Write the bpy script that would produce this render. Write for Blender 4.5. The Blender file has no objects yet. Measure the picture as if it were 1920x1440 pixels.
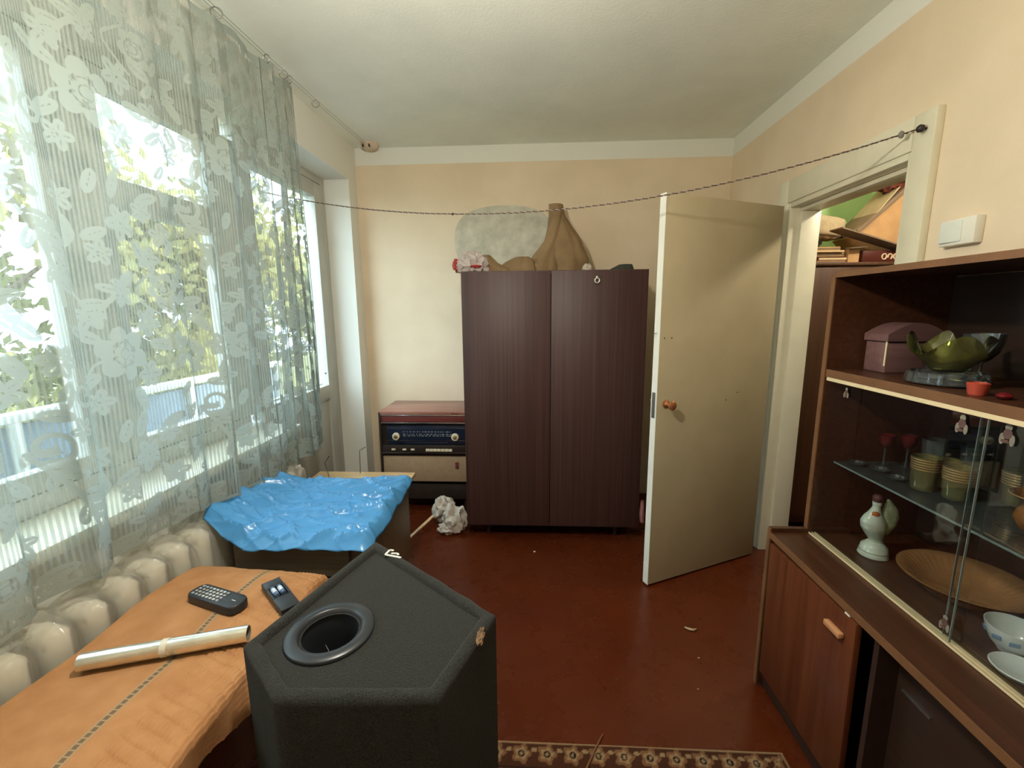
import bpy, bmesh, math, random
import numpy as np
from mathutils import Vector, Matrix, noise
random.seed(7); np.random.seed(7)
SC = bpy.context.scene
COL = SC.collection
PI = math.pi

# ------------------------------------------------------------------ camera
F_PX, YAW, PITCH, ROLL, CAM_H = 809.73, 0.0526, 0.1683, -0.0082, 1.4688
cy, sy, cp, sp = math.cos(YAW), math.sin(YAW), math.cos(PITCH), math.sin(PITCH)
fwd = Vector((-sy*cp, cy*cp, -sp)); rgt = Vector((cy, sy, 0)); upv = rgt.cross(fwd)
r2 = math.cos(ROLL)*rgt + math.sin(ROLL)*upv
u2 = -math.sin(ROLL)*rgt + math.cos(ROLL)*upv
cam_d = bpy.data.cameras.new('camera'); cam = bpy.data.objects.new('camera', cam_d); COL.objects.link(cam)
cam_d.sensor_width = 36; cam_d.sensor_fit = 'HORIZONTAL'; cam_d.lens = F_PX/1920*36
cam_d.clip_start = .02; cam_d.clip_end = 200
mw = Matrix((( r2.x, u2.x, -fwd.x, 0), (r2.y, u2.y, -fwd.y, 0), (r2.z, u2.z, -fwd.z, CAM_H), (0, 0, 0, 1)))
cam.matrix_world = mw
SC.camera = cam

# ------------------------------------------------------------------ world, sun, exposure
SC.view_settings.view_transform = 'Standard'; SC.view_settings.look = 'None'
SC.view_settings.gamma = 1; SC.view_settings.use_curve_mapping = False
SC.view_settings.exposure = 0.22
w = bpy.data.worlds.new('world'); SC.world = w; w.use_nodes = True
bgn = w.node_tree.nodes['Background']
bgn.inputs['Color'].default_value = (.66, .86, 1.0, 1); bgn.inputs['Strength'].default_value = 11.5
sd = bpy.data.lights.new('sun', 'SUN'); sd.energy = 9.0; sd.angle = .02; sd.color = (1, .9, .7)
so = bpy.data.objects.new('sun', sd); COL.objects.link(so)
so.rotation_euler = Vector((-.75, -.25, -.62)).to_track_quat('-Z', 'Y').to_euler()
pd = bpy.data.lights.new('window_portal', 'AREA'); pd.shape = 'RECTANGLE'; pd.size = 2.75; pd.size_y = 2.4
pd.cycles.is_portal = True
po = bpy.data.objects.new('window_portal', pd); COL.objects.link(po)
po.location = (-1.66, 1.83, 1.2); po.rotation_euler = Vector((1, 0, 0)).to_track_quat('-Z', 'Y').to_euler()
SC.cycles.use_denoising = True
SC.cycles.caustics_refractive = False; SC.cycles.caustics_reflective = False
SC.cycles.max_bounces = 14; SC.cycles.diffuse_bounces = 6; SC.cycles.transparent_max_bounces = 24
SC.cycles.sample_clamp_indirect = 6

# ------------------------------------------------------------------ helpers
ORG = {}
def link(o): COL.objects.link(o); return o
def tag(o, label=None, cat=None, group=None, kind=None):
    if label: o['label'] = label
    if cat: o['category'] = cat
    if group: o['group'] = group
    if kind: o['kind'] = kind
    return o
def thing(name, label, cat, loc=(0, 0, 0), rotz=0, group=None, kind=None):
    o = link(bpy.data.objects.new(name, None)); o.location = loc; o.rotation_euler = (0, 0, rotz)
    o.empty_display_size = .05
    ORG[o] = Vector(loc)
    return tag(o, label, cat, group, kind)

class MB:
    def __init__(s): s.v = []; s.f = []
    def add(s, v, f):
        n = len(s.v); s.v += [tuple(p) for p in v]; s.f += [tuple(i+n for i in q) for q in f]; return s
    def box(s, x0, x1, y0, y1, z0, z1, bev=0):
        if bev <= 0:
            v = [(x, y, z) for x in (x0, x1) for y in (y0, y1) for z in (z0, z1)]
            return s.add(v, [(0, 1, 3, 2), (4, 6, 7, 5), (0, 4, 5, 1), (2, 3, 7, 6), (0, 2, 6, 4), (1, 5, 7, 3)])
        bm = bmesh.new(); bmesh.ops.create_cube(bm, size=1)
        for q in bm.verts: q.co = Vector(((x0+x1)/2+q.co.x*(x1-x0), (y0+y1)/2+q.co.y*(y1-y0), (z0+z1)/2+q.co.z*(z1-z0)))
        bmesh.ops.bevel(bm, geom=bm.edges[:], offset=bev, segments=2, affect='EDGES', profile=.5)
        bm.verts.index_update()
        s.add([q.co for q in bm.verts], [[q.index for q in f.verts] for f in bm.faces]); bm.free(); return s
    def obox(s, c, ax, ay, az, bev=0):          # oriented box: centre and three half-axis vectors
        t = MB().box(-1, 1, -1, 1, -1, 1) if not bev else None
        c, ax, ay, az = map(Vector, (c, ax, ay, az))
        if bev:
            lx, ly, lz = ax.length, ay.length, az.length
            t = MB().box(-lx, lx, -ly, ly, -lz, lz, bev)
            ax, ay, az = ax.normalized(), ay.normalized(), az.normalized()
        return s.add([c+ax*p[0]+ay*p[1]+az*p[2] for p in t.v], t.f)
    def tube(s, path, r, n=8, closed=False, cap=True):
        P = [Vector(p) for p in path]; m = len(P); V = []; F = []
        rr = r if hasattr(r, '__len__') else [r]*m
        ref = None
        for i in range(m):
            if closed: t = P[(i+1) % m]-P[i-1]
            else: t = P[min(i+1, m-1)]-P[max(i-1, 0)]
            t.normalize()
            if ref is None: ref = Vector((0, 0, 1)) if abs(t.z) < .9 else Vector((1, 0, 0))
            a = (ref-t*ref.dot(t)).normalized(); b = t.cross(a); ref = a
            for k in range(n):
                th = 2*PI*k/n; V.append(P[i]+rr[i]*(math.cos(th)*a+math.sin(th)*b))
        for i in range(m if closed else m-1):
            j = (i+1) % m
            for k in range(n):
                F.append((i*n+k, i*n+(k+1) % n, j*n+(k+1) % n, j*n+k))
        if cap and not closed: F += [tuple(range(n-1, -1, -1)), tuple((m-1)*n+k for k in range(n))]
        return s.add(V, F)
    def lathe(s, prof, n=24, c=(0, 0, 0), fn=None, M=None, cap=True):
        V = []; F = []; m = len(prof)
        for i, (r, z) in enumerate(prof):
            for k in range(n):
                th = 2*PI*k/n; rr, zz = (fn(r, z, th, i) if fn else (r, z))
                p = Vector((rr*math.cos(th), rr*math.sin(th), zz))
                if M: p = M @ p
                V.append((p.x+c[0], p.y+c[1], p.z+c[2]))
        for i in range(m-1):
            for k in range(n): F.append((i*n+k, i*n+(k+1) % n, (i+1)*n+(k+1) % n, (i+1)*n+k))
        if cap and prof[0][0] > 1e-6 and prof[0] != prof[-1]: F.append(tuple(range(n-1, -1, -1)))
        if cap and prof[-1][0] > 1e-6 and prof[0] != prof[-1]: F.append(tuple((m-1)*n+k for k in range(n)))
        return s.add(V, F)
    def prism(s, poly, a0, a1, axis='z'):
        n = len(poly); f = {'z': lambda p, t: (p[0], p[1], t), 'y': lambda p, t: (p[0], t, p[1]), 'x': lambda p, t: (t, p[0], p[1])}[axis]
        V = [f(p, a0) for p in poly]+[f(p, a1) for p in poly]
        F = [tuple(range(n-1, -1, -1)), tuple(range(n, 2*n))]+[(i, (i+1) % n, n+(i+1) % n, n+i) for i in range(n)]
        return s.add(V, F)
    def grid(s, nu, nv, fn, thick=0):
        V = [Vector(fn(i/(nu-1), j/(nv-1))) for j in range(nv) for i in range(nu)]
        F = [(j*nu+i, j*nu+i+1, (j+1)*nu+i+1, (j+1)*nu+i) for j in range(nv-1) for i in range(nu-1)]
        return s.add(V, F)
    def build(s, name, mat, parent=None, smooth=None, local=False, kind=None, label=None, solid=0, loc=None, rot=None):
        me = bpy.data.meshes.new(name)
        v = s.v
        off = Vector((0, 0, 0))
        if parent is not None and not local: off = ORG[parent]
        if parent is None and loc is not None and not local: off = Vector(loc)
        if off.length > 0: v = [(p[0]-off.x, p[1]-off.y, p[2]-off.z) for p in v]
        me.from_pydata(v, [], s.f); me.update()
        bm = bmesh.new(); bm.from_mesh(me); bmesh.ops.recalc_face_normals(bm, faces=bm.faces[:]); bm.to_mesh(me); bm.free()
        if smooth is not None:
            me.polygons.foreach_set('use_smooth', [True]*len(me.polygons))
            me.set_sharp_from_angle(angle=math.radians(smooth))
        if mat is not None: me.materials.append(mat)
        o = link(bpy.data.objects.new(name, me))
        if parent is not None: o.parent = parent
        elif loc is not None: o.location = loc
        if rot is not None: o.rotation_euler = rot
        ORG[o] = ORG[parent] if parent is not None else (Vector(loc) if loc is not None else Vector((0, 0, 0)))
        if solid:
            md = o.modifiers.new('solid', 'SOLIDIFY'); md.thickness = solid; md.offset = 0
        if kind: o['kind'] = kind
        if label: o['label'] = label
        return o

def dup(root, loc=None, label=None, parent=None, rotz=None):
    r = link(root.copy())
    if loc is not None: r.location = loc
    if rotz is not None: r.rotation_euler[2] = rotz
    if label: r['label'] = label
    if parent is not None: r.parent = parent
    ORG[r] = Vector(loc) if loc is not None else ORG[root]
    for ch in list(root.children):
        c_ = link(ch.copy()); c_.parent = r; ORG[c_] = ORG[r]
        for g in ch.children:
            d = link(g.copy()); d.parent = c_; ORG[d] = ORG[r]
    return r

# ------------------------------------------------------------------ materials
def nodes_of(name):
    m = bpy.data.materials.new(name); m.use_nodes = True
    nt = m.node_tree; return m, nt, nt.nodes['Principled BSDF'], nt.nodes['Material Output']
def N(nt, typ, **kw):
    n = nt.nodes.new(typ)
    for k, v in kw.items():
        if k in n.inputs.keys(): n.inputs[k].default_value = v
        else: setattr(n, k, v)
    return n
def rgb(c): return (c[0], c[1], c[2], 1)
def S(r, g, b):                                             # sRGB 0-255 to linear
    f = lambda x: (x/255/12.92) if x <= 10.3 else ((x/255+.055)/1.055)**2.4
    return (f(r), f(g), f(b))
def mat(name, col, rough=.5, metal=0, var=.08, nscale=8, bump=0, bscale=80, stretch=(1, 1, 1), spec=.5, coat=0, col2=None, trans=0, ior=1.45, thick_em=None):
    m, nt, b, out = nodes_of(name)
    tc = N(nt, 'ShaderNodeTexCoord'); mp = N(nt, 'ShaderNodeMapping'); mp.inputs['Scale'].default_value = stretch
    nt.links.new(tc.outputs['Object'], mp.inputs['Vector'])
    ns = N(nt, 'ShaderNodeTexNoise', Scale=nscale, Detail=4.0, Roughness=.6); nt.links.new(mp.outputs[0], ns.inputs['Vector'])
    rp = N(nt, 'ShaderNodeValToRGB')
    c2 = col2 if col2 else tuple(min(1, x*(1+var)) for x in col)
    c1 = col if col2 else tuple(x*(1-var) for x in col)
    rp.color_ramp.elements[0].position = .3; rp.color_ramp.elements[1].position = .7
    rp.color_ramp.elements[0].color = rgb(c1); rp.color_ramp.elements[1].color = rgb(c2)
    nt.links.new(ns.outputs['Fac'], rp.inputs[0]); nt.links.new(rp.outputs[0], b.inputs['Base Color'])
    b.inputs['Roughness'].default_value = rough; b.inputs['Metallic'].default_value = metal
    b.inputs['Specular IOR Level'].default_value = spec; b.inputs['Coat Weight'].default_value = coat
    b.inputs['Transmission Weight'].default_value = trans; b.inputs['IOR'].default_value = ior
    if bump:
        nb = N(nt, 'ShaderNodeTexNoise', Scale=bscale, Detail=3.0); nt.links.new(mp.outputs[0], nb.inputs['Vector'])
        bp = N(nt, 'ShaderNodeBump', Strength=bump, Distance=.004); nt.links.new(nb.outputs['Fac'], bp.inputs['Height'])
        nt.links.new(bp.outputs[0], b.inputs['Normal'])
    return m
def wood(name, c1, c2, axis=2, rough=.35, fine=90, long=1.2, spec=.5, coat=0):
    st = [fine]*3; st[axis] = long
    m = mat(name, c1, rough=rough, nscale=1, stretch=tuple(st), col2=c2, spec=spec, coat=coat)
    return m
def thin_glass(name, tint=(.9, .97, .95), refl=.6, body=0, bcol=None):
    m, nt, b, out = nodes_of(name); nt.nodes.remove(b)
    tr = N(nt, 'ShaderNodeBsdfTransparent', Color=rgb(tint)); gl = N(nt, 'ShaderNodeBsdfGlossy', Roughness=.02)
    fr = N(nt, 'ShaderNodeFresnel', IOR=1.5); mu = N(nt, 'ShaderNodeMath', operation='MULTIPLY'); mu.inputs[1].default_value = refl
    nt.links.new(fr.outputs[0], mu.inputs[0])
    mx = N(nt, 'ShaderNodeMixShader'); nt.links.new(mu.outputs[0], mx.inputs[0])
    sh = tr
    if body:
        df = N(nt, 'ShaderNodeBsdfDiffuse', Color=rgb(bcol or tint)); sh = N(nt, 'ShaderNodeMixShader'); sh.inputs[0].default_value = body
        nt.links.new(tr.outputs[0], sh.inputs[1]); nt.links.new(df.outputs[0], sh.inputs[2])
    nt.links.new(sh.outputs[0], mx.inputs[1]); nt.links.new(gl.outputs[0], mx.inputs[2]); nt.links.new(mx.outputs[0], out.inputs[0])
    return m
def film(name, col, alpha, rough=.25, transl=.5):
    m, nt, b, out = nodes_of(name)
    b.inputs['Base Color'].default_value = rgb(col); b.inputs['Roughness'].default_value = rough
    tl = N(nt, 'ShaderNodeBsdfTranslucent', Color=rgb(col)); m1 = N(nt, 'ShaderNodeMixShader'); m1.inputs[0].default_value = transl
    nt.links.new(b.outputs[0], m1.inputs[1]); nt.links.new(tl.outputs[0], m1.inputs[2])
    tr = N(nt, 'ShaderNodeBsdfTransparent', Color=rgb(tuple(.5+.5*x for x in col))); m2 = N(nt, 'ShaderNodeMixShader'); m2.inputs[0].default_value = alpha
    nt.links.new(tr.outputs[0], m2.inputs[1]); nt.links.new(m1.outputs[0], m2.inputs[2]); nt.links.new(m2.outputs[0], out.inputs[0])
    return m

def wall_mat():
    m, nt, b, out = nodes_of('peach_whitewash')
    tc = N(nt, 'ShaderNodeTexCoord'); sx = N(nt, 'ShaderNodeSeparateXYZ'); nt.links.new(tc.outputs['Object'], sx.inputs[0])
    ns = N(nt, 'ShaderNodeTexNoise', Scale=3.0, Detail=5.0); nt.links.new(tc.outputs['Object'], ns.inputs['Vector'])
    rp = N(nt, 'ShaderNodeValToRGB'); rp.color_ramp.elements[0].position = .35; rp.color_ramp.elements[1].position = .65
    rp.color_ramp.elements[0].color = rgb((.72, .595, .425)); rp.color_ramp.elements[1].color = rgb((.78, .65, .475))
    nt.links.new(ns.outputs['Fac'], rp.inputs[0])
    g1 = N(nt, 'ShaderNodeMath', operation='GREATER_THAN'); g1.inputs[1].default_value = 2.534; nt.links.new(sx.outputs['Z'], g1.inputs[0])
    g2 = N(nt, 'ShaderNodeMath', operation='LESS_THAN'); g2.inputs[1].default_value = -1.3205; nt.links.new(sx.outputs['X'], g2.inputs[0])
    mxm = N(nt, 'ShaderNodeMath', operation='MAXIMUM'); nt.links.new(g1.outputs[0], mxm.inputs[0]); nt.links.new(g2.outputs[0], mxm.inputs[1])
    mx = N(nt, 'ShaderNodeMix', data_type='RGBA'); nt.links.new(mxm.outputs[0], mx.inputs['Factor'])
    nt.links.new(rp.outputs[0], mx.inputs[6]); mx.inputs[7].default_value = rgb((.78, .78, .71))
    nt.links.new(mx.outputs[2], b.inputs['Base Color']); b.inputs['Roughness'].default_value = .9; b.inputs['Specular IOR Level'].default_value = .2
    nb = N(nt, 'ShaderNodeTexNoise', Scale=160.0, Detail=3.0); nt.links.new(tc.outputs['Object'], nb.inputs['Vector'])
    bp = N(nt, 'ShaderNodeBump', Strength=.35, Distance=.002); nt.links.new(nb.outputs['Fac'], bp.inputs['Height']); nt.links.new(bp.outputs[0], b.inputs['Normal'])
    return m
WALL = wall_mat()
CEIL = mat('ceiling_whitewash', (.83, .855, .77), rough=.95, var=.05, nscale=2.5, bump=.2, bscale=90, spec=.1)
FLOOR = mat('red_brown_floor_paint', (.072, .0125, .003), rough=.24, var=.25, nscale=2.2, bump=.06, bscale=25, col2=(.094, .018, .0045), spec=.45)
def scuff(m, col, lo, hi, sc):
    nt = m.node_tree; b = nt.nodes['Principled BSDF']; src = b.inputs['Base Color'].links[0].from_socket
    tc = N(nt, 'ShaderNodeTexCoord'); ns = N(nt, 'ShaderNodeTexNoise', Scale=sc, Detail=6.0, Roughness=.65); nt.links.new(tc.outputs['Object'], ns.inputs['Vector'])
    mr = N(nt, 'ShaderNodeMapRange'); mr.inputs[1].default_value = lo; mr.inputs[2].default_value = hi; mr.inputs[4].default_value = .55; nt.links.new(ns.outputs['Fac'], mr.inputs[0])
    mx = N(nt, 'ShaderNodeMix', data_type='RGBA'); nt.links.new(mr.outputs[0], mx.inputs['Factor']); nt.links.new(src, mx.inputs[6]); mx.inputs[7].default_value = rgb(col); nt.links.new(mx.outputs[2], b.inputs['Base Color'])
    ad = N(nt, 'ShaderNodeMapRange'); ad.inputs[1].default_value = .3; ad.inputs[2].default_value = .75; ad.inputs[3].default_value = .18; ad.inputs[4].default_value = .42; nt.links.new(ns.outputs['Fac'], ad.inputs[0]); nt.links.new(ad.outputs[0], b.inputs['Roughness'])
scuff(FLOOR, (.17, .10, .075), .71, .86, 4.0)
WHITEP = mat('white_gloss_paint', (.70, .66, .50), rough=.4, var=.05, nscale=6, bump=.08, bscale=30)
DOORP = mat('cream_door_paint', (.42, .35, .22), rough=.42, var=.07, nscale=2.5, bump=.05, bscale=20)
EDGELIT = mat('window_lit_door_edge', (.78, .77, .68), rough=.45, var=.04)  # paler than the leaf: window light on the free edge put into the colour
FRAMEP = mat('window_frame_paint', (.50, .50, .44), rough=.45, var=.06, nscale=5, bump=.06, bscale=40)
PANE = thin_glass('window_pane_glass', (.97, .985, .98), .35)
CGLASS = thin_glass('cabinet_pane_glass', (.96, .98, .97), .22)
SHELFG = thin_glass('shelf_glass', (.86, .91, .91), .35, .05, (.5, .6, .6))
GLASSW = thin_glass('glassware_clear', (.90, .95, .94), 1.3, .07, (.6, .66, .66))
GLASSO = thin_glass('glassware_amber', (.80, .40, .16), 1.3, .40, (.55, .22, .06))
GLASSY = thin_glass('glassware_yellow', (.88, .86, .66), 1.4, .16, (.50, .46, .22))
GREENG = thin_glass('glassware_green', (.76, .80, .50), 1.7, .16, (.26, .25, .08))
REDG = thin_glass('glassware_red', (.60, .16, .16), 1.6, .2, (.35, .04, .04))
MAHOG = wood('wardrobe_veneer', (.040, .016, .013), (.071, .031, .027), 2, rough=.5, fine=75, long=1.0)
MAHOGS = mat('wardrobe_edge', (.03, .012, .01), rough=.4, var=.2)
CABW = wood('cabinet_veneer', (.036, .012, .005), (.074, .026, .011), 1, rough=.36, fine=60, long=1.5)
CABDOOR = wood('cabinet_door_veneer', (.070, .017, .006), (.130, .038, .014), 2, rough=.33, fine=35, long=1.2)
CABEDGE = mat('cabinet_edge_band', (.16, .075, .033), rough=.4, var=.15, nscale=10)
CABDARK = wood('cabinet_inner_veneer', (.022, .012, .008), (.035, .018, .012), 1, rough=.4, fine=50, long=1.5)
CREAM = mat('cream_plastic', (.68, .56, .34), rough=.4, var=.06)
CHROME = mat('chrome', (.75, .75, .74), rough=.18, metal=1, var=.03)
STEEL = mat('dull_steel', (.45, .45, .43), rough=.4, metal=1, var=.1)
DARKM = mat('dark_iron', (.05, .045, .04), rough=.5, metal=.6, var=.2)
BLACKP = mat('black_plastic', (.018, .02, .022), rough=.38, var=.15)
GREYP = mat('grey_plastic', (.28, .29, .29), rough=.5, var=.1)
WHITEPL = mat('white_plastic', (.78, .76, .66), rough=.4, var=.03)
PALEWOOD = wood('pale_wood', (.50, .33, .17), (.66, .47, .27), 1, rough=.5, fine=60, long=2)

# ------------------------------------------------------------------ setting: shell
XL, XR, YB, YF, H = -1.3226, 1.401, 3.356, -1.35, 2.652
def struct(mb, name, m, **k):
    o = mb.build(name, m, **k); o['kind'] = 'structure'; return o
struct(MB().box(-1.60, 1.525, YF, YB, -.06, 0), 'floor', FLOOR)
struct(MB().box(-1.62, 3.3, YF-.12, YB+.12, H, H+.12), 'ceiling', CEIL)
struct(MB().box(-1.62, 1.52, YB, YB+.12, -.06, H), 'wall_back', WALL)
struct(MB().box(-1.62, 3.3, YF-.12, YF, -.06, H), 'wall_front', WALL)
wl = MB()
wl.box(-1.60, XL, 3.21, YB, 0, H).box(-1.60, XL, YF, .45, 0, H).box(-1.60, XL, .45, 3.21, 2.40, H).box(-1.60, XL, .45, 2.20, 0, .86)
struct(wl, 'wall_left', WALL)
wr = MB()
wr.box(XR, 1.52, YF, 1.77, 0, H).box(XR, 1.52, 2.555, YB, 0, H).box(XR, 1.52, 1.77, 2.555, 2.035, H)
struct(wr, 'wall_right', WALL)

# doorway casing and lining
tr1 = thing('trim_1', 'cream painted wooden casing around the open doorway', 'door frame', (1.40, 2.16, 0)); tr1['kind'] = 'structure'; del tr1['category']
MB().box(1.372, 1.401, 1.68, 1.768, 0, 2.15, .004).build('casing_board', WHITEP, tr1, 40)
MB().box(1.372, 1.401, 2.552, 2.655, 0, 2.15, .004).build('casing_board', WHITEP, tr1, 40)
MB().box(1.370, 1.401, 1.769, 2.551, 2.03, 2.15, .004).build('casing_board', WHITEP, tr1, 40)
MB().box(1.380, 1.535, 1.768, 1.788, 0, 2.035, .003).build('jamb', WHITEP, tr1, 40)
MB().box(1.380, 1.535, 2.535, 2.556, 0, 2.035, .003).build('jamb', WHITEP, tr1, 40)
MB().box(1.380, 1.535, 1.788, 2.535, 2.005, 2.035, .003).build('head_jamb', WHITEP, tr1, 40)
MB().box(1.435, 1.535, 1.789, 2.534, 1.985, 2.004, .003).build('door_stop', WHITEP, tr1, 40)
MB().box(1.435, 1.535, 2.515, 2.534, 0, 1.985, .003).build('door_stop', WHITEP, tr1, 40)

# open door leaf
dx, dy = .9044, .4267
FX, FY = .607, 2.1365
dr = thing('door_1', 'cream painted flat door standing open into the room', 'door', (FX, FY, .012)); dr['kind'] = 'structure'; del dr['category']
def dpt(s, t, z): return Vector((FX+dx*s-dy*t, FY+dy*s+dx*t, z))     # s along the leaf, t through the thickness
def leafbox(s0, s1, t0, t1, z0, z1, bev=0):
    c = (dpt(s0, t0, z0)+dpt(s1, t1, z1))/2
    return MB().obox(c, Vector((dx, dy, 0))*(s1-s0)/2, Vector((-dy, dx, 0))*(t1-t0)/2, Vector((0, 0, (z1-z0)/2)), bev)
leafbox(.0015, .785, .0005, .0385, .012, 2.0, .002).build('door_leaf', DOORP, dr, 40)
leafbox(-.0015, .0014, 0, .039, .012, 2.0).build('lit_edge_strip', EDGELIT, dr)
KNOB = mat('worn_copper_knob', (.42, .16, .06), rough=.32, metal=.55, var=.2, nscale=30)
def knob(side):
    t0 = 0 if side < 0 else .038
    base = dpt(.058, t0, 1.0)
    M = Vector((-dy*side, dx*side, 0)).to_track_quat('Z', 'Y').to_matrix()
    o = MB().lathe([(0, 0), (.020, 0), (.021, .004), (.012, .008), (.009, .012), (.009, .03), (.017, .036), (.023, .044), (.023, .052), (.016, .058), (0, .060)], 20, base, M=M).build('door_knob', KNOB, dr, 40)
    o['label'] = 'round copper coloured door knob'
knob(-1); knob(1)
leafbox(-.004, -.0014, .008, .03, .93, 1.06).build('latch_plate', STEEL, dr)
MB().tube([dpt(-.001, .02, 1.355), dpt(-.016, .02, 1.352), dpt(-.020, .02, 1.346)], .0025, 6).build('hook', STEEL, dr, 60)
for s_, z_ in ((.47, .985), (.55, 1.02), (.03, 1.33), (.075, 1.33)):
    MB().lathe([(0, 0), (.004, .0), (.003, .0012), (0, .0014)], 8, dpt(s_, 0.0003, z_), M=Vector((dy, -dx, 0)).to_track_quat('Z', 'Y').to_matrix()).build('chip', MAHOGS, dr)
for z_ in (.25, 1.75):
    MB().tube([dpt(.79, .03, z_-.045), dpt(.79, .03, z_+.045)], .008, 8).build('hinge', WHITEP, dr, 60)

# window and balcony door in the left wall
FXI = -1.53
def bars(lst, x0, x1, m, parent, name, bev=.004):
    for (y0, y1, z0, z1) in lst: MB().box(x0, x1, y0, y1, z0, z1, bev).build(name, m, parent, 40)
w1 = thing('window_1', 'wide painted wooden window behind the lace curtain', 'window', (-1.53, 1.3, .88)); w1['kind'] = 'structure'; del w1['category']
bars([(.45, 2.16, 2.31, 2.40), (.45, 2.16, .87, .93), (.45, .52, .93, 2.31), (1.39, 1.47, .93, 2.31), (2.09, 2.27, .93, 2.31)], -1.60, -1.50, FRAMEP, w1, 'window_frame')
bars([(.52, .58, .935, 2.305), (1.32, 1.385, .935, 2.305), (.58, 1.32, .935, 1.0), (.58, 1.32, 2.235, 2.305),
      (1.475, 1.54, .935, 2.305), (2.03, 2.085, .935, 2.305), (1.54, 2.03, .935, 1.0), (1.54, 2.03, 2.235, 2.305), (1.54, 2.03, 1.84, 1.95)], -1.545, -1.495, FRAMEP, w1, 'sash')
for (y0, y1, z0, z1) in ((.58, 1.32, 1.0, 2.235), (1.54, 2.03, 1.0, 1.84), (1.54, 2.03, 1.95, 2.235)):
    MB().box(-1.522, -1.518, y0, y1, z0, z1).build('pane', PANE, w1)
struct(MB().box(-1.50, -1.262, .42, 2.22, .835, .872, .006), 'trim_2', WHITEP, smooth=40)
tag(bpy.data.objects['trim_2'], 'white painted sill board under the curtained window')
d2 = thing('door_2', 'glazed balcony door with solid lower panel beside the window', 'door', (-1.53, 2.75, 0)); d2['kind'] = 'structure'; del d2['category']
bars([(2.20, 2.272, 0, .865), (3.155, 3.21, 0, 2.40), (2.272, 3.155, 2.35, 2.40)], -1.60, -1.505, FRAMEP, d2, 'door_frame')
bars([(2.276, 2.365, .03, 2.345), (3.045, 3.150, .03, 2.345), (2.365, 3.045, 2.25, 2.345), (2.365, 3.045, .84, .945), (2.365, 3.045, .03, .14)], -1.55, -1.50, FRAMEP, d2, 'door_rail')
MB().box(-1.538, -1.518, 2.365, 3.045, .14, .84, .003).build('lower_panel', FRAMEP, d2, 40)
MB().box(-1.528, -1.524, 2.365, 3.045, .945, 2.25).build('pane', PANE, d2)
bars([(2.30, 2.35, .9, 2.30), (3.075, 3.115, .9, 2.30), (2.35, 3.075, 2.26, 2.30), (2.35, 3.075, .9, .95)], -1.60, -1.565, FRAMEP, d2, 'outer_sash', .003)
MB().tube([(-1.50, 2.985, 1.04), (-1.485, 2.985, 1.04), (-1.48, 2.96, 1.035)], .003, 6).build('hook', DARKM, d2, 60)

# ------------------------------------------------------------------ ceiling lamp (hangs just above the frame) and hallway lamp
LAMPW = mat('lamp_bulb_glass', (.9, .85, .7), rough=.3)
_b = LAMPW.node_tree.nodes['Principled BSDF']; _b.inputs['Emission Color'].default_value = (1, .82, .55, 1); _b.inputs['Emission Strength'].default_value = 12
def bulb(loc, watts, col, label, cord):
    t = thing('pendant_bulb', label, 'lamp', (loc[0], loc[1], loc[2]+.1+cord))
    MB().lathe([(0, -.055), (.022, -.048), (.031, -.025), (.028, 0), (.016, .03), (.013, .045)], 16, loc).build('bulb', LAMPW, t, 60)
    MB().lathe([(.018, .045), (.02, .05), (.02, .085), (.01, .1)], 16, loc).build('socket', BLACKP, t, 40)
    MB().tube([(loc[0], loc[1], loc[2]+.1), (loc[0], loc[1], loc[2]+.1+cord)], .004, 8).build('cord', WHITEPL, t, 60)
    ld = bpy.data.lights.new('bulb_light', 'POINT'); ld.energy = watts; ld.color = col; ld.shadow_soft_size = .05
    lo = link(bpy.data.objects.new('bulb_light', ld)); lo.parent = t; lo.location = (0, 0, -.18-cord)
bulb((-.30, .86, 2.18), 64, (1, .93, .81), 'bare ceiling bulb on a cord above the room', .37)
bulb((2.02, 2.15, 2.40), 26, (1, .90, .72), 'bare ceiling bulb in the hallway behind the doorway', .15)

# ------------------------------------------------------------------ hallway beyond the doorway
GREENW = mat('green_wall_paint', (.50, .80, .36), rough=.8, var=.06, nscale=3)
DARKWALL = mat('hall_wall_paint', (.30, .26, .17), rough=.8, var=.08, nscale=3)
struct(MB().box(1.525, 3.3, YF, YB, -.06, 0), 'floor_hallway', FLOOR)
struct(MB().box(1.52, 3.3, YB, YB+.12, -.06, H), 'wall_hallway_back', GREENW)
struct(MB().box(3.18, 3.3, YF, YB, 0, H), 'wall_hallway_right', DARKWALL)
hw = thing('hall_wardrobe', 'dark wooden wardrobe in the hallway seen through the doorway', 'wardrobe', (2.1, 2.95, 0))
HALLW = wood('hall_wardrobe_veneer', (.07, .032, .016), (.115, .054, .029), 2, rough=.45, fine=40, long=1.0)
MB().box(1.655, 2.62, 2.80, 3.28, .05, 1.722, .004).build('carcass', HALLW, hw, 40)
MB().box(1.64, 2.63, 2.785, 3.29, 1.722, 1.740, .003).build('top_board', HALLW, hw, 40)
MB().box(1.665, 2.125, 2.785, 2.7995, .1, 1.71, .002).build('door', HALLW, hw, 40)
MB().box(2.13, 2.61, 2.785, 2.7995, .1, 1.71, .002).build('door', HALLW, hw, 40)
for x_ in (1.70, 2.57):
    for y_ in (2.84, 3.24): MB().box(x_-.02, x_+.02, y_-.02, y_+.02, 0, .05).build('leg', HALLW, hw)

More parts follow.
